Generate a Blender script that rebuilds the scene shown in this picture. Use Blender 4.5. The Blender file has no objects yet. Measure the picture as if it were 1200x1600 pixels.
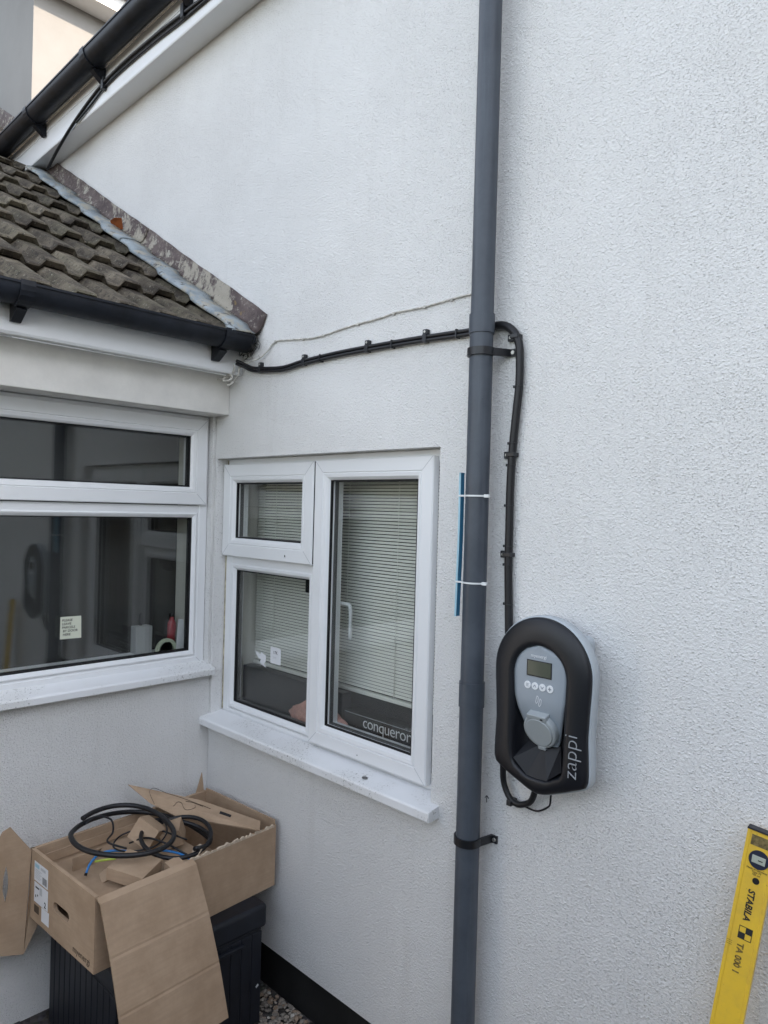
import bpy, bmesh, math, random
from mathutils import Vector, Matrix
random.seed(7)
SC = bpy.context.scene
COL = SC.collection

# ------------------------------------------------------------------ camera
cam_d = bpy.data.cameras.new('camera'); cam = bpy.data.objects.new('camera', cam_d); COL.objects.link(cam)
SC.camera = cam
YAW, PIT, ROL, F = 0.772939, -0.004243, 0.0271386, 1108.63
fw = Vector((-math.sin(YAW)*math.cos(PIT), math.cos(YAW)*math.cos(PIT), math.sin(PIT)))
r0 = Vector((math.cos(YAW), math.sin(YAW), 0)); u0 = r0.cross(fw)
rt = math.cos(ROL)*r0 + math.sin(ROL)*u0; up = -math.sin(ROL)*r0 + math.cos(ROL)*u0
M = Matrix((rt, up, -fw)).transposed().to_4x4(); M.translation = (2.6788, -1.6907, 1.8800)
cam.matrix_world = M
cam_d.sensor_fit = 'VERTICAL'; cam_d.sensor_height = 36.0; cam_d.lens = 36.0*F/1600.0
cam_d.clip_start = 0.05; cam_d.clip_end = 500

# ------------------------------------------------------------------ sky and sun
SUN = Vector((0.80, 0.30, 0.53)).normalized()
EL = math.asin(SUN.z); AZ = math.atan2(SUN.x, SUN.y)
w = bpy.data.worlds.new('World'); SC.world = w; w.use_nodes = True
nt = w.node_tree; nt.nodes.clear()
sky = nt.nodes.new('ShaderNodeTexSky'); sky.sky_type = 'NISHITA'; sky.sun_disc = False
sky.sun_elevation = EL; sky.sun_rotation = AZ; sky.air_density = 1.0; sky.dust_density = 1.0; sky.ozone_density = 1.0
hsv = nt.nodes.new('ShaderNodeHueSaturation'); hsv.inputs['Saturation'].default_value = 0.42
bg = nt.nodes.new('ShaderNodeBackground'); bg.inputs[1].default_value = 0.15
wo = nt.nodes.new('ShaderNodeOutputWorld')
nt.links.new(sky.outputs[0], hsv.inputs['Color']); nt.links.new(hsv.outputs[0], bg.inputs[0]); nt.links.new(bg.outputs[0], wo.inputs[0])
sl = bpy.data.lights.new('sun', 'SUN'); sl.energy = 2.0; sl.angle = math.radians(0.5); sl.color = (1.0, 0.82, 0.63)
so = bpy.data.objects.new('sun', sl); COL.objects.link(so)
so.rotation_euler = (-SUN).to_track_quat('-Z', 'Y').to_euler(); so.location = SUN*30
SC.view_settings.view_transform = 'Standard'; SC.view_settings.look = 'None'
SC.view_settings.gamma = 1.0; SC.view_settings.exposure = 2.06; SC.view_settings.use_curve_mapping = False

# ------------------------------------------------------------------ helpers
class MB:
    """collects faces in world coordinates"""
    def __init__(s): s.v = []; s.f = []; s.sm = []
    def add(s, vs, fs, smooth=False):
        o = len(s.v); s.v += [tuple(p) for p in vs]
        for f in fs: s.f.append([o+i for i in f]); s.sm.append(smooth)
        return s
    def box(s, a, b):
        x0,y0,z0 = a; x1,y1,z1 = b
        if x0>x1: x0,x1=x1,x0
        if y0>y1: y0,y1=y1,y0
        if z0>z1: z0,z1=z1,z0
        return s.add([(x0,y0,z0),(x1,y0,z0),(x1,y1,z0),(x0,y1,z0),(x0,y0,z1),(x1,y0,z1),(x1,y1,z1),(x0,y1,z1)],
                     [(0,3,2,1),(4,5,6,7),(0,1,5,4),(1,2,6,5),(2,3,7,6),(3,0,4,7)])
    def prism(s, poly, d):
        """poly: closed list of points, d: extrusion vector"""
        n = len(poly); d = Vector(d); A = [Vector(p) for p in poly]; B = [p+d for p in A]
        fs = [tuple(range(n))[::-1], tuple(range(n, 2*n))] + [(i, (i+1)%n, n+(i+1)%n, n+i) for i in range(n)]
        return s.add(A+B, fs)
    def sheet(s, poly, t):
        """thin panel: polygon thickened by t along its normal"""
        A = [Vector(p) for p in poly]; n = (A[1]-A[0]).cross(A[2]-A[0]).normalized()
        return s.prism(A, n*t)
    def loft(s, rings, closed=True, cap0=False, cap1=False, smooth=True):
        n = len(rings[0]); vs = [p for r in rings for p in r]; fs = []
        for k in range(len(rings)-1):
            for i in range(n if closed else n-1):
                j = (i+1) % n; fs.append((k*n+i, k*n+j, (k+1)*n+j, (k+1)*n+i))
        s.add(vs, fs, smooth)
        if cap0: s.add(rings[0], [tuple(range(n))[::-1]])
        if cap1: s.add(rings[-1], [tuple(range(n))])
        return s
    def tube(s, pts, r, seg=10, smooth_n=6, cap=True, flat=1.0):
        P = spline([Vector(p) for p in pts], smooth_n) if smooth_n else [Vector(p) for p in pts]
        rings = []; prev = None
        for i, p in enumerate(P):
            t = (P[min(i+1, len(P)-1)] - P[max(i-1, 0)]).normalized()
            if prev is None:
                a = Vector((0,0,1)) if abs(t.z) < .9 else Vector((1,0,0)); nrm = (a - t*a.dot(t)).normalized()
            else: nrm = (prev - t*prev.dot(t)).normalized()
            prev = nrm; b = t.cross(nrm); rr = r[i*len(r)//len(P)] if isinstance(r, list) else r
            rings.append([p + nrm*rr*math.cos(2*math.pi*k/seg) + b*rr*flat*math.sin(2*math.pi*k/seg) for k in range(seg)])
        return s.loft(rings, True, cap, cap)
    def ring(s, fn, u0, u1, v0, v1, prof):
        """mitred rectangular frame; prof = [(inset, depth)...]"""
        R = [[fn(u0+i, v0+i, d), fn(u1-i, v0+i, d), fn(u1-i, v1-i, d), fn(u0+i, v1-i, d)] for i, d in prof]
        return s.loft(R, True, smooth=False)
    def build(s, name, mat, parent=None, base=None, bevel=0, seg=2, auto=None):
        o0 = Vector(base) if base is not None else (Vector(ORI.get(parent.name, (0,0,0))) if parent else Vector((0,0,0)))
        me = bpy.data.meshes.new(name); me.from_pydata([tuple(Vector(p)-o0) for p in s.v], [], s.f)
        for p, q in zip(me.polygons, s.sm): p.use_smooth = q
        bm = bmesh.new(); bm.from_mesh(me); bmesh.ops.remove_doubles(bm, verts=bm.verts, dist=1e-6)
        bmesh.ops.recalc_face_normals(bm, faces=bm.faces)
        if bevel:
            es = [e for e in bm.edges if len(e.link_faces) == 2 and e.calc_face_angle(0) > .5]
            bmesh.ops.bevel(bm, geom=es, offset=bevel, segments=seg, affect='EDGES', profile=.5, clamp_overlap=True)
        bm.to_mesh(me); bm.free()
        me.materials.append(mat)
        o = bpy.data.objects.new(name, me); COL.objects.link(o)
        if parent: o.parent = parent
        else: o.location = o0
        ORI[o.name] = o0
        return o
ORI = {}
def spline(P, n):
    if len(P) < 3: return P
    out = []
    Q = [P[0]*2-P[1]] + P + [P[-1]*2-P[-2]]
    for i in range(1, len(Q)-2):
        a, b, c, d = Q[i-1:i+3]
        for k in range(n):
            t = k/n
            out.append(.5*((2*b) + (c-a)*t + (2*a-5*b+4*c-d)*t*t + (3*b-a-3*c+d)*t**3))
    return out + [P[-1]]
def tag(o, label=None, cat=None, group=None, kind=None):
    if label: o['label'] = label
    if cat: o['category'] = cat
    if group: o['group'] = group
    if kind: o['kind'] = kind
    return o
def thing(name, base, label, cat, group=None):
    o = bpy.data.objects.new(name, None); o.empty_display_size = .05; COL.objects.link(o); o.location = base
    ORI[o.name] = Vector(base); return tag(o, label, cat, group)
def box(name, a, b, mat, parent=None, bevel=0, **k): return MB().box(a, b).build(name, mat, parent, bevel=bevel, **k)
def text(name, body, org, right, upv, size, mat, parent, extrude=.0004, shear=0, bold=0, spacing=1, align='LEFT'):
    cu = bpy.data.curves.new(name, 'FONT'); cu.body = body; cu.size = size; cu.extrude = extrude; cu.shear = shear
    cu.offset = bold; cu.space_character = spacing; cu.align_x = align; cu.resolution_u = 3
    t = bpy.data.objects.new(name, cu); COL.objects.link(t)
    me = bpy.data.meshes.new_from_object(t.evaluated_get(bpy.context.evaluated_depsgraph_get()))
    bpy.data.objects.remove(t); bpy.data.curves.remove(cu)
    R = Vector(right).normalized(); U = Vector(upv); U = (U - R*U.dot(R)).normalized(); N = R.cross(U)
    m = MB(); m.add([Vector(org)+R*v.co.x+U*v.co.y+N*(v.co.z+extrude*1.5) for v in me.vertices], [tuple(p.vertices) for p in me.polygons])
    bpy.data.meshes.remove(me)
    return m.build(name, mat, parent)
def arc(n, a0, a1): return [math.radians(a0+(a1-a0)*i/n) for i in range(n+1)]

# ------------------------------------------------------------------ materials
def mat(name, col, rough=.5, spec=.5, metal=0, var=0, vscale=8, dark=.7, bump=0, bscale=200, coat=0, gen=None):
    m = bpy.data.materials.new(name); m.use_nodes = True; n = m.node_tree.nodes; L = m.node_tree.links
    p = n['Principled BSDF']; p.inputs['Base Color'].default_value = (*col, 1); p.inputs['Roughness'].default_value = rough
    p.inputs['Specular IOR Level'].default_value = spec; p.inputs['Metallic'].default_value = metal; p.inputs['Coat Weight'].default_value = coat
    tc = n.new('ShaderNodeTexCoord')
    if var:
        no = n.new('ShaderNodeTexNoise'); no.inputs['Scale'].default_value = vscale; no.inputs['Detail'].default_value = 6; no.inputs['Roughness'].default_value = .65
        L.new(tc.outputs['Object'], no.inputs['Vector'])
        cr = n.new('ShaderNodeValToRGB'); cr.color_ramp.elements[0].position = .35; cr.color_ramp.elements[1].position = .68
        cr.color_ramp.elements[0].color = (*[c*dark for c in col], 1); cr.color_ramp.elements[1].color = (*[min(1, c*(1+var)) for c in col], 1)
        L.new(no.outputs[0], cr.inputs[0]); L.new(cr.outputs[0], p.inputs['Base Color'])
        rr = n.new('ShaderNodeMapRange'); rr.inputs[3].default_value = max(0, rough-.08); rr.inputs[4].default_value = min(1, rough+.1)
        L.new(no.outputs[0], rr.inputs[0]); L.new(rr.outputs[0], p.inputs['Roughness'])
    if bump:
        nb = n.new('ShaderNodeTexNoise'); nb.inputs['Scale'].default_value = bscale; nb.inputs['Detail'].default_value = 4
        b = n.new('ShaderNodeBump'); b.inputs['Strength'].default_value = bump; b.inputs['Distance'].default_value = .002
        L.new(tc.outputs['Object'], nb.inputs['Vector']); L.new(nb.outputs[0], b.inputs['Height']); L.new(b.outputs[0], p.inputs['Normal'])
    if gen: gen(m, n, L, p, tc)
    return m
def nd(n, t, **k):
    o = n.new(t)
    for a, b in k.items():
        if a in o.inputs: o.inputs[a].default_value = b
        else: setattr(o, a, b)
    return o
def mathn(n, L, op, a, b=None, clamp=False):
    o = n.new('ShaderNodeMath'); o.operation = op; o.use_clamp = clamp
    for i, x in enumerate((a, b)):
        if x is None: continue
        if isinstance(x, (int, float)): o.inputs[i].default_value = x
        else: L.new(x, o.inputs[i])
    return o.outputs[0]
def rng(n, L, x, a, b, c=0., d=1., smooth=True):
    o = n.new('ShaderNodeMapRange'); o.interpolation_type = 'SMOOTHSTEP' if smooth else 'LINEAR'
    for i, k in zip((1,2,3,4), (a,b,c,d)): o.inputs[i].default_value = k
    L.new(x, o.inputs[0]); return o.outputs[0]
def mixc(n, L, fac, a, b):
    o = n.new('ShaderNodeMix'); o.data_type = 'RGBA'
    for i, x in ((0, fac), (6, a), (7, b)):
        if isinstance(x, (int, float)): o.inputs[i].default_value = x
        elif isinstance(x, tuple): o.inputs[i].default_value = (*x, 1)
        else: L.new(x, o.inputs[i])
    return o.outputs[2]

def render_gen(m, n, L, p, tc):
    P = tc.outputs['Object']
    def noise(sc, det=3, ro=.55):
        o = nd(n, 'ShaderNodeTexNoise', Scale=sc, Detail=det, Roughness=ro); L.new(P, o.inputs['Vector']); return o.outputs[0]
    # Tyrolean-like splatter: lumps, pits and a fine grain
    dens = noise(1.6, 2)
    a = noise(140, 5, .62); a2 = rng(n, L, a, .25, .80, 0, 1, False)
    v = nd(n, 'ShaderNodeTexVoronoi', Scale=165., Randomness=1.0); L.new(P, v.inputs['Vector'])
    lump = rng(n, L, v.outputs['Distance'], .55, .0)
    sep = n.new('ShaderNodeSeparateColor'); L.new(v.outputs['Color'], sep.inputs[0])
    keep = rng(n, L, sep.outputs[0], .45, .6); lump = mathn(n, L, 'MULTIPLY', lump, keep)
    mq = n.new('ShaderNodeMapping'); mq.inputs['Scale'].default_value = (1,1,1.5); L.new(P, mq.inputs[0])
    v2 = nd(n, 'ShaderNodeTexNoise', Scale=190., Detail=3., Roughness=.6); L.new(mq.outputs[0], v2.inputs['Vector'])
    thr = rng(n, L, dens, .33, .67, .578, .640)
    shade_pit = rng(n, L, mathn(n, L, 'SUBTRACT', v2.outputs[0], thr), 0., .045)
    fine = noise(420, 2)
    h = mathn(n, L, 'ADD', mathn(n, L, 'MULTIPLY', a2, 1.5), mathn(n, L, 'MULTIPLY', lump, 1.3))
    h = mathn(n, L, 'ADD', h, mathn(n, L, 'MULTIPLY', shade_pit, -1.3)); h = mathn(n, L, 'ADD', h, mathn(n, L, 'MULTIPLY', fine, .10))
    big = noise(5, 2); h = mathn(n, L, 'ADD', h, mathn(n, L, 'MULTIPLY', big, 1.2))
    b = nd(n, 'ShaderNodeBump', Strength=.68, Distance=.0040); L.new(h, b.inputs['Height']); L.new(b.outputs[0], p.inputs['Normal'])
    c = mixc(n, L, rng(n, L, noise(2.2, 5, .6), .35, .7), (.79,.785,.77), (.83,.825,.81))
    c = mixc(n, L, rng(n, L, noise(.9, 4, .7), .55, .8, 0, .25), c, (.72,.69,.64))
    c = mixc(n, L, mathn(n, L, 'MULTIPLY', shade_pit, .55), c, (.30,.29,.28))  # dark flecks put the shade under the bumps into the colour
    mp = n.new('ShaderNodeMapping'); mp.inputs['Scale'].default_value = (9, 9, .7); L.new(P, mp.inputs[0])
    sk = nd(n, 'ShaderNodeTexNoise', Scale=1.0, Detail=5., Roughness=.7); L.new(mp.outputs[0], sk.inputs['Vector'])
    c = mixc(n, L, rng(n, L, sk.outputs[0], .54, .74, 0, .13), c, (.55,.53,.49))
    L.new(c, p.inputs['Base Color'])
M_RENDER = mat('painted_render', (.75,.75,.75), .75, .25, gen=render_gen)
M_SMOOTH = mat('painted_masonry_smooth', (.74,.72,.68), .7, .3, var=.05, vscale=6, dark=.9, bump=.25, bscale=90)
def upvc_gen(m, n, L, p, tc):
    a = nd(n, 'ShaderNodeTexNoise', Scale=3., Detail=6., Roughness=.7); L.new(tc.outputs['Object'], a.inputs['Vector'])
    b = nd(n, 'ShaderNodeTexNoise', Scale=60., Detail=5., Roughness=.75); L.new(tc.outputs['Object'], b.inputs['Vector'])
    c = mixc(n, L, rng(n, L, a.outputs[0], .5, .8, 0, .5), (.80,.81,.82), (.72,.72,.70))
    c = mixc(n, L, rng(n, L, b.outputs[0], .66, .78, 0, .30), c, (.42,.40,.35)); L.new(c, p.inputs['Base Color'])
M_UPVC = mat('white_upvc', (.8,.8,.8), .32, .5, gen=upvc_gen)
def sill_gen(m, n, L, p, tc):
    a = nd(n, 'ShaderNodeTexNoise', Scale=130., Detail=4., Roughness=.8); L.new(tc.outputs['Object'], a.inputs['Vector'])
    g = nd(n, 'ShaderNodeTexNoise', Scale=4., Detail=3.); L.new(tc.outputs['Object'], g.inputs['Vector'])
    k = mathn(n, L, 'MULTIPLY', rng(n, L, a.outputs[0], .57, .64), rng(n, L, g.outputs[0], .44, .58))
    c = mixc(n, L, rng(n, L, g.outputs[0], .4, .7, 0, .6), (.79,.80,.81), (.69,.69,.67))
    c = mixc(n, L, mathn(n, L, 'MULTIPLY', k, .8), c, (.14,.13,.11)); L.new(c, p.inputs['Base Color'])
M_SILL = mat('dirty_white_sill', (.8,.8,.8), .4, .5, gen=sill_gen)
M_GASKET = mat('black_rubber', (.012,.012,.013), .6, .3)
def pipe_gen(m, n, L, p, tc):
    mp = n.new('ShaderNodeMapping'); mp.inputs['Scale'].default_value = (60, 60, 2.2); L.new(tc.outputs['Object'], mp.inputs[0])
    a = nd(n, 'ShaderNodeTexNoise', Scale=1., Detail=6., Roughness=.7); L.new(mp.outputs[0], a.inputs['Vector'])
    b = nd(n, 'ShaderNodeTexNoise', Scale=4., Detail=6., Roughness=.7); L.new(tc.outputs['Object'], b.inputs['Vector'])
    d = nd(n, 'ShaderNodeTexNoise', Scale=75., Detail=4., Roughness=.7); L.new(tc.outputs['Object'], d.inputs['Vector'])
    c = mixc(n, L, rng(n, L, b.outputs[0], .35, .65), (.050,.060,.076), (.072,.085,.105))
    c = mixc(n, L, rng(n, L, a.outputs[0], .52, .72, 0, .45), c, (.095,.11,.13))
    c = mixc(n, L, rng(n, L, d.outputs[0], .68, .74, 0, .7), c, (.018,.02,.024)); L.new(c, p.inputs['Base Color'])
    L.new(rng(n, L, b.outputs[0], .3, .7, .34, .55), p.inputs['Roughness'])
M_PIPE = mat('grey_pipe', (.05,.06,.08), .42, .45, gen=pipe_gen)
M_BLACK = mat('black_plastic', (.009,.010,.013), .38, .5, var=.6, vscale=14, dark=.7)
M_GUTTER = mat('black_gutter', (.009,.011,.016), .45, .28, var=.9, vscale=9, dark=.6, bump=.1, bscale=40)
M_PLINTH = mat('black_bitumen', (.012,.012,.012), .7, .3, var=.3, bump=.4, bscale=80)
M_CABLE = mat('black_cable', (.008,.008,.010), .45, .45)
M_WIRE = mat('off_white_wire', (.62,.60,.55), .5, .4, var=.2, vscale=40, dark=.6)
M_TIE = mat('white_nylon', (.72,.74,.74), .35, .5)
M_BLUE = mat('blue_plastic', (.05,.22,.38), .4, .5)
M_LBLUE = mat('pale_blue_plastic', (.33,.55,.66), .4, .5)
M_SPACER = mat('spacer_grey', (.10,.10,.10), .5, .4)
M_SPACER2 = mat('grey_box_plastic', (.32,.33,.33), .5, .4)
M_STEEL = mat('zinc_screw', (.55,.54,.5), .4, .5, metal=.9)
def glass(name, base=.034):
    m = bpy.data.materials.new(name); m.use_nodes = True; n = m.node_tree.nodes; L = m.node_tree.links; n.clear()
    o = n.new('ShaderNodeOutputMaterial'); t = nd(n, 'ShaderNodeBsdfTransparent'); t.inputs[0].default_value = (.985,.99,.985,1)
    g = nd(n, 'ShaderNodeBsdfGlossy', Roughness=.0); lw = nd(n, 'ShaderNodeLayerWeight', Blend=.5)
    f = mathn(n, L, 'ADD', mathn(n, L, 'MULTIPLY', mathn(n, L, 'POWER', lw.outputs['Facing'], 5.), .95), base, True)
    x = n.new('ShaderNodeMixShader'); L.new(f, x.inputs[0]); L.new(t.outputs[0], x.inputs[1]); L.new(g.outputs[0], x.inputs[2]); L.new(x.outputs[0], o.inputs[0])
    return m
M_GLASS = glass('window_glass')
def tile_gen(m, n, L, p, tc):
    oi = n.new('ShaderNodeObjectInfo')
    ad = n.new('ShaderNodeVectorMath'); ad.operation = 'ADD'; L.new(tc.outputs['Object'], ad.inputs[0]); L.new(oi.outputs['Location'], ad.inputs[1])
    def noise(sc, det=5, ro=.65):
        o = nd(n, 'ShaderNodeTexNoise', Scale=sc, Detail=det, Roughness=ro); L.new(ad.outputs[0], o.inputs['Vector']); return o.outputs[0]
    c = mixc(n, L, rng(n, L, noise(9), .35, .7), (.064,.053,.043), (.195,.165,.125))
    c = mixc(n, L, rng(n, L, noise(3), .45, .7, 0, .6), c, (.185,.172,.118))
    c = mixc(n, L, rng(n, L, noise(45, 5, .75), .52, .62, 0, .75), c, (.040,.036,.032))
    c = mixc(n, L, rng(n, L, noise(80, 4, .7), .60, .66, 0, .7), c, (.32,.31,.25))
    rnd = rng(n, L, oi.outputs['Random'], 0, 1, .72, 1.12, False)
    hs = nd(n, 'ShaderNodeHueSaturation'); L.new(c, hs.inputs['Color']); L.new(rnd, hs.inputs['Value']); L.new(hs.outputs[0], p.inputs['Base Color'])
    b = nd(n, 'ShaderNodeBump', Strength=.9, Distance=.006); L.new(noise(70, 6, .75), b.inputs['Height']); L.new(b.outputs[0], p.inputs['Normal'])
M_TILE = mat('weathered_concrete_tile', (.2,.18,.15), .92, .15, gen=tile_gen)
def lead_gen(m, n, L, p, tc):
    def noise(sc, det=6, ro=.7, st=None):
        o = nd(n, 'ShaderNodeTexNoise', Scale=sc, Detail=det, Roughness=ro)
        if st:
            mp = n.new('ShaderNodeMapping'); mp.inputs['Scale'].default_value = st; L.new(tc.outputs['Object'], mp.inputs[0]); L.new(mp.outputs[0], o.inputs['Vector'])
        else: L.new(tc.outputs['Object'], o.inputs['Vector'])
        return o.outputs[0]
    c = mixc(n, L, rng(n, L, noise(7), .35, .65), (.065,.046,.044), (.125,.095,.088))
    c = mixc(n, L, rng(n, L, noise(6, 6, .68, (1,1,.45)), .53, .58, 0, .85), c, (.36,.33,.27))
    c = mixc(n, L, rng(n, L, noise(15, 6, .75), .57, .61, 0, .8), c, (.40,.38,.32))
    c = mixc(n, L, rng(n, L, noise(34, 4, .7), .60, .68, 0, .8), c, (.055,.045,.04))
    c = mixc(n, L, rng(n, L, noise(12, 3, .7), .64, .72, 0, .7), c, (.22,.15,.06))
    c = mixc(n, L, rng(n, L, noise(34, 6, .8), .56, .61, 0, .75), c, (.33,.30,.25))
    c = mixc(n, L, rng(n, L, noise(50, 5, .8), .59, .64, 0, .85), c, (.04,.034,.03))
    L.new(c, p.inputs['Base Color'])
    b = nd(n, 'ShaderNodeBump', Strength=.9, Distance=.008); L.new(noise(14, 4), b.inputs['Height']); L.new(b.outputs[0], p.inputs['Normal'])
M_LEADP = mat('flaking_painted_lead', (.2,.15,.15), .65, .3, gen=lead_gen)
def lead2_gen(m, n, L, p, tc):
    def noise(sc, det=6, ro=.7):
        o = nd(n, 'ShaderNodeTexNoise', Scale=sc, Detail=det, Roughness=ro); L.new(tc.outputs['Object'], o.inputs['Vector']); return o.outputs[0]
    c = mixc(n, L, rng(n, L, noise(6), .35, .65), (.17,.20,.22), (.32,.36,.38))
    c = mixc(n, L, rng(n, L, noise(15, 7, .75), .49, .57, 0, .85), c, (.36,.33,.26))
    c = mixc(n, L, rng(n, L, noise(20, 6, .75), .58, .62, 0, .9), c, (.05,.042,.037))
    L.new(c, p.inputs['Base Color'])
    b = nd(n, 'ShaderNodeBump', Strength=.6, Distance=.008); L.new(noise(12, 4), b.inputs['Height']); L.new(b.outputs[0], p.inputs['Normal'])
M_LEAD = mat('weathered_lead', (.3,.33,.36), .5, .4, gen=lead2_gen)
def card_gen(m, n, L, p, tc):
    mp = n.new('ShaderNodeMapping'); mp.inputs['Scale'].default_value = (6, 6, 90); L.new(tc.outputs['Object'], mp.inputs[0])
    a = nd(n, 'ShaderNodeTexNoise', Scale=1.5, Detail=3.); L.new(mp.outputs[0], a.inputs['Vector'])
    g = nd(n, 'ShaderNodeTexNoise', Scale=7., Detail=5., Roughness=.65); L.new(tc.outputs['Object'], g.inputs['Vector'])
    c = mixc(n, L, rng(n, L, g.outputs[0], .3, .7), (.355,.250,.165), (.450,.328,.225))
    c = mixc(n, L, rng(n, L, a.outputs[0], .35, .7, 0, .25), c, (.30,.22,.155)); L.new(c, p.inputs['Base Color'])
    d2 = nd(n, 'ShaderNodeTexNoise', Scale=11., Detail=4., Roughness=.6); L.new(tc.outputs['Object'], d2.inputs['Vector'])
    b = nd(n, 'ShaderNodeBump', Strength=.5, Distance=.004); L.new(mathn(n, L, 'ADD', mathn(n, L, 'MULTIPLY', a.outputs[0], .12), d2.outputs[0]), b.inputs['Height']); L.new(b.outputs[0], p.inputs['Normal'])
M_CARD = mat('brown_cardboard', (.4,.28,.19), .82, .2, gen=card_gen)
M_CARDEDGE = mat('torn_cardboard', (.56,.46,.35), .9, .1, var=.2, vscale=60)
M_INK = mat('black_ink', (.03,.03,.03), .7, .2)
M_CINK = mat('printed_brown_ink', (.10,.075,.055), .8, .1)
M_PAPER = mat('white_label', (.72,.73,.75), .5, .4)
M_NOTE = mat('pale_yellow_note', (.66,.68,.56), .7, .2)
M_STORE = mat('charcoal_storage_plastic', (.010,.012,.018), .5, .4, var=.3, vscale=10, bump=.15, bscale=300)
M_COVER = mat('charger_black', (.0075,.0085,.012), .42, .45, bump=.04, bscale=900)
M_SHELL = mat('charger_grey_shell', (.42,.46,.49), .4, .45)
M_FACE = mat('charger_grey_face', (.29,.33,.37), .38, .5)
M_FLAP = mat('charger_socket_grey', (.34,.37,.38), .42, .45)
M_SCREEN = mat('lcd_screen', (.075,.085,.065), .12, .5)
M_WHITE = mat('white_print', (.74,.76,.78), .5, .4)
M_LETTER = mat('grey_print', (.34,.36,.38), .45, .4)
M_SILVER = mat('silver_print', (.48,.50,.52), .4, .5)
def lev_gen(m, n, L, p, tc):
    a = nd(n, 'ShaderNodeTexNoise', Scale=14., Detail=6., Roughness=.7); L.new(tc.outputs['Object'], a.inputs['Vector'])
    b = nd(n, 'ShaderNodeTexNoise', Scale=110., Detail=3., Roughness=.7); L.new(tc.outputs['Object'], b.inputs['Vector'])
    c = mixc(n, L, rng(n, L, a.outputs[0], .4, .72), (.80,.52,.045), (.68,.44,.055))
    c = mixc(n, L, rng(n, L, b.outputs[0], .68, .76, 0, .8), c, (.12,.09,.04)); L.new(c, p.inputs['Base Color'])
M_YELLOW = mat('scuffed_yellow_paint', (.6,.4,.04), .42, .45, gen=lev_gen)
M_VIAL = mat('vial_acrylic', (.42,.45,.38), .15, .5)
M_BLIND = mat('cream_blind', (.80,.80,.74), .5, .4)
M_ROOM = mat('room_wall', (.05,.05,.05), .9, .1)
M_REVEAL = mat('room_reveal', (.62,.61,.55), .8, .2)
M_DESK = mat('dark_desk', (.022,.023,.026), .45, .4)
M_BBOX = mat('black_paper_box', (.010,.010,.011), .35, .4)
M_PINK = mat('pink_plastic_bag', (.55,.30,.25), .45, .4, var=.25, vscale=25)
M_RED = mat('dark_red', (.30,.03,.04), .4, .4)
M_GREENW = mat('pale_green', (.50,.55,.42), .5, .4)
M_LEAF = mat('brown_leaf', (.30,.09,.03), .7, .2)
M_MOSS = mat('dirt_moss', (.025,.024,.022), .95, .1, var=1.5, vscale=50)
M_CREAM = mat('cream_render', (.25,.246,.24), .85, .2, var=.06, vscale=2, dark=.94, bump=.3, bscale=120)
def ground_gen(m, n, L, p, tc):
    v = nd(n, 'ShaderNodeTexVoronoi', Scale=38.); L.new(tc.outputs['Object'], v.inputs['Vector'])
    hs = nd(n, 'ShaderNodeHueSaturation', Saturation=.2, Value=.10); L.new(v.outputs['Color'], hs.inputs['Color'])
    c = mixc(n, L, .5, hs.outputs[0], (.06,.05,.04)); L.new(c, p.inputs['Base Color'])
    b = nd(n, 'ShaderNodeBump', Strength=1., Distance=.015); b.invert = True; L.new(v.outputs['Distance'], b.inputs['Height']); L.new(b.outputs[0], p.inputs['Normal'])
M_GROUND = mat('dark_soil', (.2,.19,.17), .9, .2, gen=ground_gen)
def stone_gen(m, n, L, p, tc):
    g = n.new('ShaderNodeNewGeometry')
    cr = n.new('ShaderNodeValToRGB'); e = cr.color_ramp.elements
    e[0].color = (.16,.14,.12,1); e[1].color = (.44,.41,.36,1); x = e.new(.45); x.color = (.28,.25,.21,1); x = e.new(.8); x.color = (.22,.15,.10,1)
    L.new(g.outputs['Random Per Island'], cr.inputs[0]); L.new(cr.outputs[0], p.inputs['Base Color'])
M_STONE = mat('gravel_stones', (.3,.28,.25), .85, .2, gen=stone_gen)
M_DRIVE = mat('asphalt_drive', (.045,.045,.047), .85, .3, var=.3, vscale=30, bump=.6, bscale=250)
M_HEDGE = mat('hedge_leaf', (.045,.085,.022), .6, .3, var=.8, vscale=20)

# ------------------------------------------------------------------ ground
g = MB().box((-60,-60,-.3), (60,60,0)); go = g.build('ground', M_GROUND); tag(go, kind='structure')
drv = MB().box((-.0,-60,.0005),(60,-.75,.004)).build('driveway', M_DRIVE); tag(drv, kind='structure')
st = MB()
for i in range(9000):
    x = random.uniform(.48, 3.2); y = -random.random()**1.15*.735 - .004; r = random.uniform(.005, .013)
    a = random.random()*6; rx, ry, rz = r*random.uniform(.8,1.5), r, r*random.uniform(.5,.8)
    z = rz*.5 + max(0, .012*(1-abs(y)/.2))*random.random()
    P = []
    for (px,py,pz) in [(1,0,0),(-1,0,0),(0,1,0),(0,-1,0),(0,0,1),(0,0,-1),(.6,.6,.5),(-.6,.6,.5),(.6,-.6,.5),(-.6,-.6,.5)]:
        j = random.uniform(.8,1.15); X, Y = px*rx*j, py*ry*j
        P.append((x+X*math.cos(a)-Y*math.sin(a), min(y+X*math.sin(a)+Y*math.cos(a), -.002), z+pz*rz*j))
    st.add(P, [(0,6,8),(6,4,8),(8,4,9),(9,4,7),(7,4,6),(2,7,6),(3,8,9),(1,9,7),(0,2,6),(0,8,3),(1,7,2),(1,3,9),(0,3,5),(3,1,5),(1,2,5),(2,0,5)])
tag(st.build('gravel', M_STONE), 'pale and brown gravel stones along the foot of the wall', 'gravel', kind='stuff')

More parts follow.
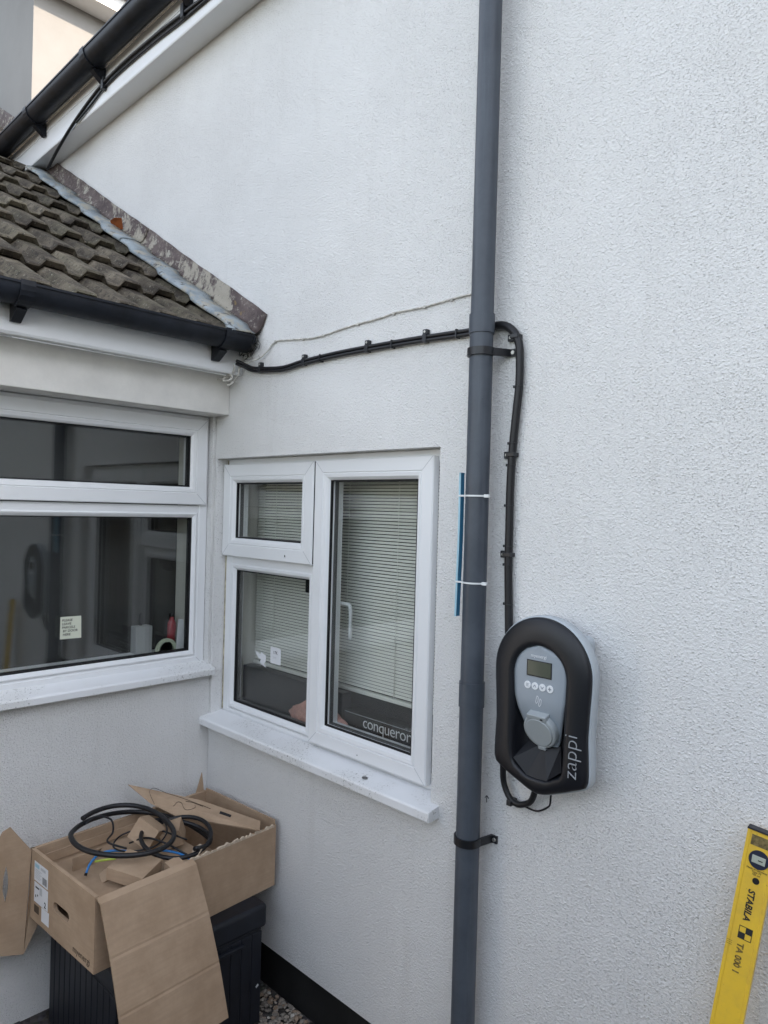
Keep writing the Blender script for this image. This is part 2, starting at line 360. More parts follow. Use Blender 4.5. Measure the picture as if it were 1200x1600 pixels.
# ------------------------------------------------------------------ main house (wall with the charger)
house = thing('house', (1,0,0), 'white rendered house wall carrying the charger, downpipe and blind window', 'house')
def wall_open(u0,u1,v0,v1,a0,a1,b0,b1,fn,t):
    """wall sheet with an opening, front at depth 0, back at -t"""
    m = MB(); us = [u0,a0,a1,u1]; vs = [v0,b0,b1,v1]
    for d in (0,-t):
        for i in range(3):
            for j in range(3):
                if i == 1 and j == 1: continue
                m.add([fn(us[i],vs[j],d),fn(us[i+1],vs[j],d),fn(us[i+1],vs[j+1],d),fn(us[i],vs[j+1],d)],[(0,1,2,3)])
    def strip(p,q): m.add([fn(*p,0),fn(*q,0),fn(*q,-t),fn(*p,-t)],[(0,1,2,3)])
    for p,q in (((a0,b0),(a1,b0)),((a1,b0),(a1,b1)),((a1,b1),(a0,b1)),((a0,b1),(a0,b0)),((u0,v0),(u1,v0)),((u1,v0),(u1,v1)),((u1,v1),(u0,v1)),((u0,v1),(u0,v0))): strip(p,q)
    return m
fW = lambda u,v,d: (u,-d,v)
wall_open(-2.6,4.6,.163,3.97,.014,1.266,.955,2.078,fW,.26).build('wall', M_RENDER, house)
box('plinth', (.0,.012,-.1), (4.6,.26,.1625), M_PLINTH, house)
# interior of the room behind the window
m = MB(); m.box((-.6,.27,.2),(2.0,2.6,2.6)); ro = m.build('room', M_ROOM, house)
# window
win = MB()
fw0 = lambda u,v,d: (u,.058-d,v)
win.ring(fw0,.015,1.265,.957,2.077,[(0,-.06),(0,0),(.002,.002),(.040,.002),(.044,-.002),(.050,-.012),(.050,-.06)])
win.box((.604,.0585,1.00),(.648,.118,2.03)).box((.06,.0590,1.626),(.605,.117,1.670))
wo_ = win.build('window', M_UPVC, house)
def sash(name, u0,u1,v0,v1, d0, inset, parent):
    i = inset
    m = MB(); f = lambda u,v,d: (u,.058-d,v)
    m.ring(f,u0,u1,v0,v1,[(0,d0-.03),(0,d0-.004),(.004,d0),(i-.030,d0),(i-.027,d0-.004),(i-.024,d0-.001),(i-.012,d0-.003),(i-.004,d0-.012),(i,d0-.018),(i,-.05)])
    s = m.build(name, M_UPVC, parent)
    mm = MB(); mm.ring(f,u0+i-.001,u1-i+.001,v0+i-.001,v1-i+.001,[(0,d0-.019),(.0,d0-.0155),(.0045,d0-.0165),(.0045,d0-.026)])
    mm.build('gasket_or_black_strip', M_GASKET, parent)
    return s
sash('sash', .633,1.214,1.000,2.056,.028,.076,wo_)
sash('sash', .0175,.623,1.660,2.054,.026,.080,wo_)
m = MB(); f = lambda u,v,d: (u,.058-d,v)
m.ring(f,.0605,.603,1.0065,1.6255,[(-.002,.000),(.004,.004),(.014,.003),(.022,-.006),(.026,-.012),(.026,-.04)])
m.build('glazing_bead', M_UPVC, wo_)
mm = MB(); mm.ring(f,.0860,.5775,1.032,1.600,[(0,-.012),(0,-.0085),(.0045,-.010),(.0045,-.02)]); mm.build('gasket_or_black_strip', M_GASKET, wo_)
for a,b,c,d,y in ((.705,1.142,1.072,1.984,.062),(.094,.546,1.736,1.978,.062),(.083,.581,1.029,1.603,.075)):
    box('pane', (a,y,b*0+c), (b,y+.004,d), M_GLASS, wo_); box('pane', (a,y+.02,c), (b,y+.024,d), M_GLASS, wo_)
    m = MB(); f = lambda u,v,dd: (u,y+.0045+dd,v)
    m.ring(f,a,b,c,d,[(-.01,0),(.009,0),(.009,.015),(-.01,.015)]); m.build('spacer_bar', M_SPACER, wo_)
def seams(fn, u0,u1,v0,v1, i, d, parent, w=.0006):
    for cu,cv,su,sv in ((u0,v0,1,1),(u1,v0,-1,1),(u1,v1,-1,-1),(u0,v1,1,-1)):
        a = [(cu+su*.002-su*w,cv+sv*.002+sv*w),(cu+su*i-su*w,cv+sv*i+sv*w),(cu+su*i+su*w,cv+sv*i-sv*w),(cu+su*.002+su*w,cv+sv*.002-sv*w)]
        MB().add([fn(p,q,d+e) for e in (0,.0004) for p,q in a],[(0,1,2,3),(4,5,6,7),(0,1,5,4),(2,3,7,6)]).build('mitre_seam', M_SILVER, parent)
seams(lambda u,v,d:(u,.058-d,v),.633,1.214,1.000,2.056,.046,.028,wo_); seams(lambda u,v,d:(u,.058-d,v),.0175,.623,1.660,2.054,.050,.026,wo_)
box('gasket_or_black_strip',(.6240,.036,1.665),(.6320,.0575,2.052),M_GASKET,wo_)  # black strip stands in for the dark gap between the sashes
# inner handle of the right sash and the little catch
m = MB(); m.tube([(.690,.115,1.520),(.712,.135,1.516),(.728,.142,1.500),(.730,.142,1.385)],.0075,8); m.box((.678,.100,1.49),(.70,.116,1.56)); m.build('handle', M_UPVC, wo_, bevel=0)
# sill
m = MB(); poly = [(-.001,.052,.985),(-.001,-.044,.965),(-.001,-.048,.960),(-.001,-.048,.934),(-.001,-.035,.932),(-.001,.052,.940)]
m.prism(poly,(1.300,0,0)).build('window_sill', M_SILL, house, bevel=.002)
for x,z,r in ((.465,1.685,.003),(.905,1.02,.0018)):
    m = MB(); m.add([(x+r*math.cos(t),.0285 if z>1.5 else .026,z+1.6*r*math.sin(t)) for t in arc(7,0,315)],[tuple(range(8))]); m.build('screw_cover', M_GASKET, wo_)
MB().tube([(1.4775,-.0012,1.04),(1.477,-.0012,1.06),(1.471,-.0012,1.052)],.0012,5,0).tube([(1.477,-.0012,1.0601),(1.484,-.0012,1.053)],.0012,5,0).build('pencil_mark', M_INK, house)
m = MB(); m.tube([(.0185,.0555,.99),(.0175,.0555,1.5),(.0185,.0555,2.072)],.0035,6); m.build('sealant', mat('grubby_sealant',(.42,.38,.28),.7,.2,var=.4,vscale=40,dark=.6), house)
# eaves
box('soffit', (-2.6,-.095,3.940), (4.6,-.001,3.955), M_UPVC, house)
m = MB(); m.prism([(-2.6,-.0955,3.934),(-2.6,-.112,3.934),(-2.6,-.115,3.940),(-2.6,-.115,4.105),(-2.6,-.0955,4.105)],(7.2,0,0)).build('fascia', M_UPVC, house)
box('bright_line_strip', (-2.45,-.1185,4.050), (4.6,-.1152,4.055), M_UPVC, house)  # thin white strip added for the line of light behind the gutter
m = MB(); m.prism([(-2.45,-.17,4.112),(-2.45,2.6,6.0),(-2.45,2.6,6.04),(-2.45,-.17,4.148)],(7.05,0,0)).build('roof', M_TILE, house)
def gutter(name, fn, L0, L1, r, parent, lip=.004, n=14):
    """half-round shell; fn(l, o, h): along, outwards, up"""
    m = MB(); P = [(r*math.cos(t), r*math.sin(t)) for t in arc(n,180,360)]
    Q = [((r-.004)*math.cos(t), (r-.004)*math.sin(t)) for t in arc(n,360,180)]
    prof = [(-r,.006)]+P+[(r+lip,.0),(r+lip,.008),(r-.004,.008)]+Q+[(-r+.004,.006)]
    rings = [[fn(l,o,h) for o,h in prof] for l in (L0,L1)]
    m.loft(rings,True,True,True,smooth=False)
    o = m.build(name, M_GUTTER, parent)
    for p in o.data.polygons: p.use_smooth = True
    o.data.set_sharp_from_angle(angle=math.radians(40)); return o
def bracket(fn, l, wid, r, back, parent, drop=.06):
    m = MB(); rr = r+.006; P = [(rr*math.cos(t), rr*math.sin(t)) for t in arc(12,185,372)]; Q = [((r+.0008)*math.cos(t),(r+.0008)*math.sin(t)) for t in arc(12,372,185)]
    prof = P+Q; m.loft([[fn(l+s*wid,o,h) for o,h in prof] for s in (-.5,.5)],True,True,True,smooth=False)
    w2 = wid*.36
    prof2 = [(-back,-r*.35),(-r*.80,-r*.62),(-.1*r,-r-.0035),(.15*r,-r-.012),(-back+.012,-r-drop),(-back,-r-drop)]
    m.loft([[fn(l+s*w2,o,h) for o,h in prof2] for s in (-1,1)],True,True,True,smooth=False)
    return m.build('bracket', M_GUTTER, parent)
GY, GZ, GR = -.176, 4.140, .060
fG = lambda l,o,h: (l, GY-o, GZ+h)
gm = gutter('gutter', fG, -2.35, 4.6, GR, house)
for x in (-1.74,-.95,-.10,.8,1.7,2.6,3.5): bracket(fG, x, .05, GR, .0565, gm, drop=.055)

# ------------------------------------------------------------------ upper block of the house, behind
blk = thing('tall_house', (-3.3,.32,0), 'taller cream rendered house behind the black gutter, one side in sunlight', 'house')
BX, BY, BZ = -3.30, .325, 5.935
m = MB(); m.box((BX-4,BY,3.0),(BX,BY+6,BZ+.06)); m.add([(BX-4,BY,BZ+.06),(BX,BY,BZ+.06),(BX-2,BY,BZ+1.5)],[(0,1,2)]); m.build('wall', M_CREAM, blk)
m = MB(); m.box((BX+.001,BY-.02,BZ),(BX+.20,BY+6,BZ+.02)); m.build('soffit', M_UPVC, blk)
box('fascia', (BX+.20,BY-.03,BZ-.008), (BX+.22,BY+6,BZ+.17), M_UPVC, blk)
fB = lambda l,o,h: (BX+.28+o, l, BZ+.17+h)
gb = gutter('gutter', fB, BY-.05, BY+6, .055, blk)
for y in (BY+.3,BY+1.2,BY+2.1): bracket(fB, y, .05, .055, .06, gb)
m = MB(); m.prism([(BX+.38,BY-.22,BZ+.24),(BX-2,BY-.22,BZ+1.9),(BX-2,BY-.22,BZ+1.8),(BX+.38,BY-.22,BZ+.14)],(0,6.2,0)); m.prism([(BX-4.38,BY-.22,BZ+.24),(BX-2,BY-.22,BZ+1.9),(BX-2,BY-.22,BZ+1.8),(BX-4.38,BY-.22,BZ+.14)],(0,6.2,0)); m.build('roof', M_TILE, blk)
m = MB(); m.prism([(BX+.30,BY-.225,BZ+.17),(BX-2,BY-.225,BZ+1.78),(BX-2,BY-.225,BZ+1.60),(BX+.30,BY-.225,BZ-.01)],(0,.02,0)); m.build('bargeboard', M_UPVC, blk)
m = MB(); m.prism([(BX+.30,BY-.205,BZ+.0),(BX-2,BY-.205,BZ+1.62),(BX-2,BY-.205,BZ+1.60),(BX+.30,BY-.205,BZ-.012)],(0,.2,0)); m.build('verge_soffit', M_UPVC, blk)

# ------------------------------------------------------------------ extension on the left
ext = thing('extension', (0,-1.2,0), 'low extension with weathered tiled roof and wide dark window at left', 'house extension')
fE = lambda u,v,d: (d, u, v)
EL0 = -2.6
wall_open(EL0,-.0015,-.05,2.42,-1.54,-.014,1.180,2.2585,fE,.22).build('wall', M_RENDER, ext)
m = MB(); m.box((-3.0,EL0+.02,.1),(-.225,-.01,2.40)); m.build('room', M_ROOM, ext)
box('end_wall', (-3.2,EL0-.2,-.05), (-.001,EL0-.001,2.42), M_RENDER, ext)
box('lintel', (-.20,EL0,2.2595), (.097,-.001,2.4255), M_SMOOTH, ext, bevel=.003)
box('soffit', (.0975,EL0,2.427), (.167,-.001,2.436), M_UPVC, ext)
m = MB(); m.prism([(.167,EL0,2.424),(.170,EL0,2.418),(.182,EL0,2.418),(.187,EL0,2.426),(.187,EL0,2.525),(.167,EL0,2.525)],(0,-EL0-.001,0)); m.build('fascia', M_UPVC, ext)
# window
fE0 = lambda u,v,d: (-.034+d, u, v)
ew = MB(); ew.ring(fE0,-1.538,-.016,1.182,2.257,[(0,-.06),(0,0),(.002,.003),(.036,.003),(.040,-.001),(.046,-.003),(.050,-.012),(.050,-.06)])
ew.box((-.094,-1.49,1.838),(-.0335,-.06,1.872))
ewo = ew.build('window', M_UPVC, ext)
m = MB(); i = .076; d0 = .018
m.ring(fE0,-1.518,-.030,1.876,2.243,[(0,d0-.018),(0,d0-.003),(.003,d0),(i-.028,d0),(i-.025,d0-.004),(i-.022,d0-.001),(i-.010,d0-.004),(i-.003,d0-.010),(i,d0-.016),(i,-.05)]); m.build('sash', M_UPVC, ewo)
m = MB(); m.ring(fE0,-1.443,-.105,1.951,2.168,[(0,d0-.017),(0,d0-.0135),(.004,d0-.015),(.004,d0-.03)]); m.build('gasket_or_black_strip', M_GASKET, ewo)
m = MB(); m.ring(fE0,-1.489,-.065,1.231,1.840,[(-.002,.001),(.004,.004),(.010,.001),(.016,-.004),(.020,-.008),(.020,-.04)]); m.build('glazing_bead', M_UPVC, ewo)
m = MB(); m.ring(fE0,-1.470,-.084,1.250,1.821,[(0,-.010),(0,-.006),(.004,-.0075),(.004,-.02)]); m.build('gasket_or_black_strip', M_GASKET, ewo)
for v0,v1,u0,u1,x in ((1.950,2.170,-1.445,-.103,-.040),(1.248,1.824,-1.472,-.082,-.050)):
    box('pane', (x-.004,u0,v0), (x,u1,v1), M_GLASS, ewo); box('pane', (x-.024,u0,v0), (x-.020,u1,v1), M_GLASS, ewo)
    m = MB(); f = lambda u,v,d: (x-.0045-d,u,v)
    m.ring(f,u0,u1,v0,v1,[(-.005,0),(.008,0),(.008,.015),(-.005,.015)]); m.build('spacer_bar', M_GASKET, ewo)
m = MB(); m.prism([(-.034,EL0*.6,1.200),(.038,EL0*.6,1.178),(.044,EL0*.6,1.172),(.044,EL0*.6,1.148),(.030,EL0*.6,1.146),(-.034,EL0*.6,1.150)],(0,-EL0*.6-.002,0)); m.build('window_sill', M_SILL, ext, bevel=.002)
box('inner_reveal', (-.221,-.05,1.19), (-.096,-.016,2.25), M_REVEAL, ext)
box('inner_sill', (-.30,-1.53,1.19), (-.096,-.052,1.232), M_UPVC, ext)
seams(fE0,-1.518,-.030,1.876,2.243,.048,.018,ewo); seams(fE0,-1.538,-.016,1.182,2.257,.036,.003,ewo)
# gutter
fX = lambda l,o,h: (.246+o, l, 2.556+h)
ge = gutter('gutter', fX, EL0, -.030, .056, ext)
m = MB(); m.prism([fX(-.030,(.060)*math.cos(t),.060*math.sin(t)+.004) for t in arc(14,180,360)],(0,.008,0)); m.build('end_cap', M_GUTTER, ge)
for y in (-.885,-.135,-1.65,-2.4): bracket(fX, y, .045, .056, .0585, ge, drop=.045)
# roof deck and tiles
TH = math.atan(.594); cs, sn = math.cos(TH), math.sin(TH)
X0, Z0 = .262, 2.574                       # lower tile edge (under face)
rp = lambda s,y,h: (X0 - s*cs + h*sn, y, Z0 + s*sn + h*cs)   # up-slope, y, height
deck = MB(); deck.prism([rp(.10,EL0,-.115),rp(4.9,EL0,-.115),rp(4.9,EL0,-.085),rp(.10,EL0,-.085)],(0,-EL0-.001,0))
roof = deck.build('roof', M_TILE, ext)
m = MB(); m.prism([rp(4.1,-.002,-.09),rp(5.6,-.002,-.09),rp(5.6,-.002,-.03),rp(4.1,-.002,-.03)],(0,.32,0)); m.build('roof_slope', M_TILE, ext)
def tile_mesh():
    W = .298; T = .028; Ln = .405
    top = [(0,.0),(.010,.0),(.028,.026),(.094,.028),(.114,.0),(.150,.0),(.160,.0),(.178,.026),(.244,.028),(.264,.0),(W,.0)]
    m = MB(); rings = []
    for a, dz, tk in ((0,-.006,T-.006),(.006,0,T),(Ln,0,T)):
        up_ = [(a, y, h+dz+T) for y,h in top]; lo = [(a+(.016 if a < .01 else 0), y, h+dz+T-tk) for y,h in reversed(top)]
        rings.append(up_+lo)
    m.loft(rings,True,False,False,smooth=False)
    n = len(top)
    for r in (rings[0], rings[-1]):
        for i in range(n-1): m.add([r[i],r[i+1],r[2*n-2-i],r[2*n-1-i]],[(0,1,2,3)])
    me = bpy.data.meshes.new('roof_tile'); me.from_pydata(m.v,[],m.f)
    bm = bmesh.new(); bm.from_mesh(me); bmesh.ops.remove_doubles(bm,verts=bm.verts,dist=1e-6); bmesh.ops.recalc_face_normals(bm,faces=bm.faces); bm.to_mesh(me); bm.free()
    me.materials.append(M_TILE); return me
TM = tile_mesh(); GA = .337
rnd = random.Random(3)
for k in range(14):
    for j in range(8):
        if k > 8 and j > 5: continue
        y = -.02 - (j+1)*.2995
        s = k*GA + rnd.uniform(-.006,.006)
        px = rp(s, y+rnd.uniform(-.0015,.0015), rnd.uniform(0,.003)-.046)
        o = bpy.data.objects.new('roof_tile', TM); COL.objects.link(o); o.parent = roof
        tl = TH - math.atan(.034/GA) + rnd.uniform(-.006,.006)
        # local x = up-slope, y = along eaves
        R3 = Matrix(((-math.cos(tl),0,math.sin(tl)),(0,-1,0),(math.sin(tl),0,math.cos(tl))))
        R3 = R3 @ Matrix.Rotation(rnd.uniform(-.006,.006),3,'Z')
        mm = R3.to_4x4(); mm.translation = Vector((px[0], px[1]+.2995, px[2])) - ORI[ext.name]
        o.matrix_local = mm
# lead flashing: two lapped pieces, each upstand against the wall and apron dressed over the tiles
def flash(s0, s1, y0, lift, dx):
    m = MB(); ap = MB(); N = 34; rows = []; rowsA = []
    for i in range(N+1):
        s = s0 + (s1-s0)*i/N
        wob = .003*math.sin(s*9.1)+.002*math.sin(s*23)
        ph = (s % GA)/GA; step = .022*(1-ph)        # lies on the stepped tiles
        hb = .012+step*.6+lift
        top = .106+.0012*math.sin(s*31)+.0015*math.sin(s*7)+lift*.2
        rows.append([rp(s,-y0,top), rp(s,-y0-.004,top), rp(s,-y0-.004-.002*math.sin(s*17),hb+.045), rp(s,-y0-.012,hb+.02), rp(s,-y0-.024,hb+.006)])
        rowsA.append([rp(s,-y0-.024,hb+.006), rp(s,-y0-.060+wob,hb+.008+.003*math.sin(s*40)), rp(s,-y0-.095+wob,hb+.006+.003*math.sin(s*29)), rp(s,-y0-.122+wob*1.2+.005*math.sin(s*19),hb+.002), rp(s,-y0-.130+wob*1.2+.005*math.sin(s*19),hb-.012)])
    m.loft(rows,False); ap.loft(rowsA,False)
    return m, ap
for s0,s1,y0,l in ((-.045,1.20,.0035,0.),(1.12,2.62,.0085,.004)):
    m, ap = flash(s0,s1,y0,l,0); u = m.build('lead_flashing', M_LEADP, ext); a = ap.build('apron', M_LEAD, u)
    for o in (u,a):
        sol = o.modifiers.new('thickness','SOLIDIFY'); sol.thickness = .0025; sol.offset = 0
# flashing against the taller house
m = MB(); m.prism([rp(4.25,.318,-.03),rp(5.5,.318,-.03),rp(5.5,.318,.105),rp(4.25,.318,.105)],(0,.006,0)); m.build('lead_flashing', M_LEADP, ext)

# moss and dirt in the gutter end, leaf on the flashing
m = MB(); rg = random.Random(5)
for i in range(260):
    c = Vector((.27+rg.gauss(0,.026), -.024+rg.uniform(-.02,.021), 2.530+rg.gauss(0,.026))); d = Vector((rg.gauss(0,1),rg.gauss(0,.6),rg.gauss(0,1))).normalized()*rg.uniform(.008,.024); e = Vector((rg.gauss(0,1),rg.gauss(0,1),rg.gauss(0,1))).normalized()*.0018
    P = [c-d, c+e, c+d, c-e]
    for p in P: p.y = min(p.y, -.0015)
    m.add(P,[(0,1,2,3)])
tag(m.build('moss', M_MOSS, base=(.28,-.02,2.50)), 'clump of black moss and dirt hanging at the gutter end', 'moss', kind='stuff')
m = MB(); c = Vector(rp(1.36,-.060,.045)); A = Vector((.05,0,.018)); B = Vector((.0,-.028,.022))
m.add([c-A, c-A*.3-B*.7, c+A*.2-B, c+A, c+A*.3+B*.8, c-A*.4+B, c+Vector((0,-.004,.012))],[(0,1,6),(1,2,6),(2,3,6),(3,4,6),(4,5,6),(5,0,6)])
lf = m.build('leaf', M_LEAF, base=c); tag(lf,'rust brown dead leaf caught on the lead flashing above the tiles','leaf'); lf.modifiers.new('t','SOLIDIFY').thickness=.001

# ------------------------------------------------------------------ downpipe
dp = thing('downpipe', (1.456,-.060,0), 'grey plastic downpipe running down the rendered wall beside the window', 'pipe')
PX, PY, PR = 1.457, -.060, .034
def cyl(z0,z1,r,seg=32,x=PX,y=PY): return MB().loft([[(x+r*math.cos(2*math.pi*k/seg), y+r*math.sin(2*math.pi*k/seg), z) for k in range(seg)] for z in (z0,z1)],True,True,True)
def smooth_cyl(name, z0,z1,r,mt,par):
    o = cyl(z0,z1,r).build(name, mt, par); o.data.set_sharp_from_angle(angle=math.radians(40)); return o
smooth_cyl('pipe', .02, 1.355, PR, M_PIPE, dp); smooth_cyl('pipe', 1.3555, 2.405, PR-.0005, M_PIPE, dp); smooth_cyl('pipe', 2.4055, 3.93, PR-.0012, M_PIPE, dp)
smooth_cyl('socket', 1.325, 1.395, PR+.0026, M_PIPE, dp); smooth_cyl('socket', 2.385, 2.440, PR+.0026, M_PIPE, dp)
m = MB(); m.tube([(PX,PY,3.92),(PX,PY-.01,3.97),(PX,PY-.10,4.03),(PX,GY,4.06)],.033,24); m.build('offset_bend', M_PIPE, dp)
for z,ex in ((2.332,.080),(.945,.062)):
    m = MB(); hgt = .011; n = 24; ro_, ri = PR+.0058, PR+.0008
    A = arc(n,-200,20)
    prof = [(PX+ro_*math.cos(t),PY+ro_*math.sin(t)) for t in A]+[(PX+ri*math.cos(t),PY+ri*math.sin(t)) for t in reversed(A)]
    m.prism([(x,y,z-hgt) for x,y in prof],(0,0,2*hgt))
    # lug back to the wall on both sides
    m.prism([(PX+.030,PY+.004,z-hgt*.95),(PX+.037,PY+.000,z-hgt*.95),(PX+ex-.015,-.007,z-hgt*.95),(PX+ex,-.007,z-hgt*.95),(PX+ex,-.0005,z-hgt*.95),(PX+ex-.022,-.0005,z-hgt*.95)],(0,0,1.9*hgt))
    m.prism([(PX-.030,PY+.006,z-hgt*.95),(PX-.037,PY+.004,z-hgt*.95),(PX-.052,-.007,z-hgt*.95),(PX-.064,-.007,z-hgt*.95),(PX-.064,-.0005,z-hgt*.95),(PX-.046,-.0005,z-hgt*.95)],(0,0,1.9*hgt))
    b = m.build('bracket', M_BLACK, dp)
    m = MB(); m.loft([[(PX+ex-.008+.0055*math.cos(t),y,z+.0055*math.sin(t)) for t in arc(11,0,330)] for y in (-.0072,-.0105)],True,False,True); m.build('screw', M_STEEL, b)
# blue strip strapped to the pipe and the two ties that hold it
m = MB(); P = [(1.411,-.076,1.578),(1.4135,-.076,1.70),(1.4155,-.076,1.80),(1.4155,-.076,1.90),(1.415,-.076,1.975),(1.418,-.079,1.990)]
Ws = [Vector((0,-.012,0)),Vector((0,.012,0))]
pp = spline([Vector(p) for p in P],6); m.loft([[p+Vector((-.0022,-.010,0)),p+Vector((-.0022,.009,0)),p+Vector((.0004,.009,0)),p+Vector((.0004,-.010,0))] for p in pp],True,True,True,smooth=False)
b = m.build('plastic_strip', M_BLUE, base=(1.41,-.08,1.58)); tag(b,'bent blue plastic strip strapped along the left side of the downpipe','strip')
m = MB(); m.loft([[p+Vector((-.0032,-.0115,0)),p+Vector((-.0034,.002,0)),p+Vector((.002,-.0105,0))] for p in pp],True,True,True,smooth=False); m.build('edge_trim', M_LBLUE, b)
for z,lab in ((1.924,'upper white cable tie round the downpipe and blue strip'),(1.678,'lower white cable tie round the downpipe and blue strip')):
    A = arc(20,-30,230); R_ = PR+.0012
    pts = [(PX+R_*math.cos(t),PY+R_*math.sin(t)) for t in arc(16,-15,-140)] + [(1.4115,-.0905),(1.4105,-.084),(1.4110,-.066),(1.418,-.058)] + [(PX+R_*math.cos(t),PY+R_*math.sin(t)) for t in arc(16,-195,-345)]
    t = MB(); n = len(pts)
    out = []
    for i,(x,y) in enumerate(pts):
        dx,dy = x-PX,y-PY; l = math.hypot(dx,dy); out.append((x+dx/l*.0016,y+dy/l*.0016))
    t.loft([[(x,y,z-.0024),(x2,y2,z-.0024),(x2,y2,z+.0024),(x,y,z+.0024)] for (x,y),(x2,y2) in zip(pts,out)],True,True,True,smooth=False)
    o = t.build('cable_tie', M_TIE, base=(PX,PY,z)); tag(o,lab,'cable tie','white cable ties on the downpipe')
    hx,hy = PX+(PR+.004)*math.cos(math.radians(-12)), PY+(PR+.004)*math.sin(math.radians(-12))
    box('tie_head',(hx-.004,hy-.006,z-.0045),(hx+.012,hy+.001,z+.0045),M_TIE,o,bevel=.001)

# ------------------------------------------------------------------ cables
cb = thing('supply_cable', (.8,-.012,2.42), 'pair of black supply cables clipped across the wall to the downpipe', 'cable')
H = [(.215,-.05,2.462),(.245,-.030,2.447),(.285,-.016,2.430),(.385,-.013,2.417),(.487,-.013,2.410),(.603,-.012,2.4195),(.80,-.012,2.4245),(1.02,-.012,2.4225),(1.19,-.012,2.419),(1.37,-.012,2.4125),(1.46,-.012,2.4125)]
MB().tube([(x,y,z+.0062) for x,y,z in H],.0062,10).build('cable', M_CABLE, cb)
MB().tube([(x,y-.001,z-.0062) for x,y,z in H],.0060,10).build('cable', M_CABLE, cb)
for x,z in ((.329,2.424),(.603,2.4195),(.9414,2.423),(1.203,2.419)):
    m = MB(); m.box((x-.008,-.021,z-.013),(x+.008,-.001,z+.0125)); m.box((x-.010,-.016,z+.013),(x+.008,-.001,z+.029)); c_ = m.build('clip', M_BLACK, cb, bevel=.0015)
    m = MB(); m.loft([[(x-.001+.004*math.cos(t),y,z+.021+.004*math.sin(t)) for t in arc(7,0,315)] for y in (-.0162,-.018)],True,False,True); m.build('screw', M_STEEL, c_)
for x,z in ((.700,2.422),(1.06,2.4215),(1.33,2.414)): box('tie',(x-.0025,-.0205,z-.0135),(x+.0025,-.001,z+.0135),M_BLACK,cb)
cd = thing('black_conduit', (1.54,-.015,1.56), 'thick black cable bending down the wall from the downpipe to the charger', 'cable')
V = [(1.440,-.014,2.4125),(1.470,-.014,2.4155),(1.5,-.0145,2.412),(1.529,-.015,2.395),(1.548,-.015,2.367),(1.5565,-.015,2.330),(1.558,-.015,2.24),(1.550,-.015,2.15),(1.542,-.015,2.06),(1.5375,-.015,1.95),(1.538,-.015,1.845),(1.5385,-.015,1.737),(1.543,-.015,1.63),(1.5475,-.016,1.54)]
MB().tube(V,.0115,14).build('cable', M_CABLE, cd)
def cx_at(z):
    for (x0,_,z0),(x1,_,z1) in zip(V,V[1:]):
        if min(z0,z1) <= z <= max(z0,z1) and abs(z1-z0) > 1e-6: c = x0+(x1-x0)*(z-z0)/(z1-z0)
    return c
for z in (2.374,2.042,1.761):
    x = cx_at(z); m = MB(); m.box((x-.030,-.013,z-.010),(x-.008,-.001,z+.010)); m.box((x-.0130,-.0282,z-.006),(x+.0128,-.001,z+.006)); c_ = m.build('clip', M_BLACK, cd, bevel=.0015)
    m = MB(); m.loft([[(x-.021+.0042*math.cos(t),y,z+.0042*math.sin(t)) for t in arc(7,0,315)] for y in (-.0132,-.015)],True,False,True); m.build('screw', M_STEEL, c_)
for z in (2.2329,2.0747,2.0133,1.899,1.7847,1.7323,1.622):
    x = cx_at(z); m = MB(); m.tube([(x+.0120*math.cos(t),-.015+.0120*math.sin(t),z) for t in arc(10,20,-200)],.0013,6,0); m.box((x-.0185,-.017,z-.0035),(x-.0105,-.008,z+.0035)); m.build('tie', M_BLACK, cd)
wr = thing('white_wire', (.8,-.004,2.51), 'thin off-white wire drooping across the wall above the black cable', 'wire')
MB().tube([(.05,-.085,2.4255-.012),(.120,-.05,2.398),(.165,-.035,2.392),(.200,-.030,2.417),(.212,-.030,2.442),(.257,-.026,2.457),(.322,-.020,2.467),(.365,-.010,2.490),(.411,-.0045,2.525),(.48,-.0045,2.522),(.551,-.0045,2.5146),(.600,-.0045,2.510),(.646,-.0045,2.5054),(.735,-.0045,2.5083),(.81,-.0045,2.515),(.885,-.0045,2.5185),(.95,-.0045,2.519),(1.009,-.0045,2.522),(1.06,-.0045,2.5265),(1.124,-.0045,2.525),(1.19,-.0045,2.523),(1.258,-.0045,2.5252),(1.33,-.0045,2.528),(1.43,-.0045,2.527)],.0030,8,5).build('wire', M_WIRE, wr)
for x,z in ((.414,2.527),(.585,2.511),(.70,2.507),(.885,2.5185),(1.055,2.526),(1.19,2.523),(1.30,2.526)): box('clip',(x-.004,-.0085,z-.006),(x+.004,-.0005,z+.003),M_WIRE,wr,bevel=.0008)
m = MB(); m.tube([(.165,-.040,2.412),(.150,-.062,2.404),(.160,-.070,2.388),(.185,-.062,2.390),(.188,-.05,2.406),(.172,-.052,2.416),(.160,-.06,2.410)],.0042,8); m.tube([(.172,-.060,2.376),(.184,-.066,2.368),(.198,-.060,2.374),(.200,-.05,2.384)],.0036,8); m.tube([(.19,-.05,2.42),(.205,-.052,2.438),(.198,-.05,2.452)],.0036,8); m.build('knot', M_WIRE, wr)
lp = thing('charger_tail_cable', (1.58,-.02,1.08), 'short loop of black cable hanging out under the charger', 'cable')
MB().tube([(1.550,-.030,1.20),(1.547,-.025,1.150),(1.550,-.022,1.119),(1.565,-.022,1.092),(1.586,-.022,1.078),(1.611,-.022,1.081),(1.641,-.026,1.102),(1.66,-.035,1.15),(1.665,-.04,1.19)],.0085,12).build('cable', M_CABLE, lp)
MB().tube([(1.586,-.014,1.082),(1.6176,-.014,1.074),(1.654,-.016,1.075),(1.687,-.02,1.096),(1.7016,-.03,1.117),(1.708,-.04,1.17)],.0026,8).build('thin_cable', M_CABLE, lp)
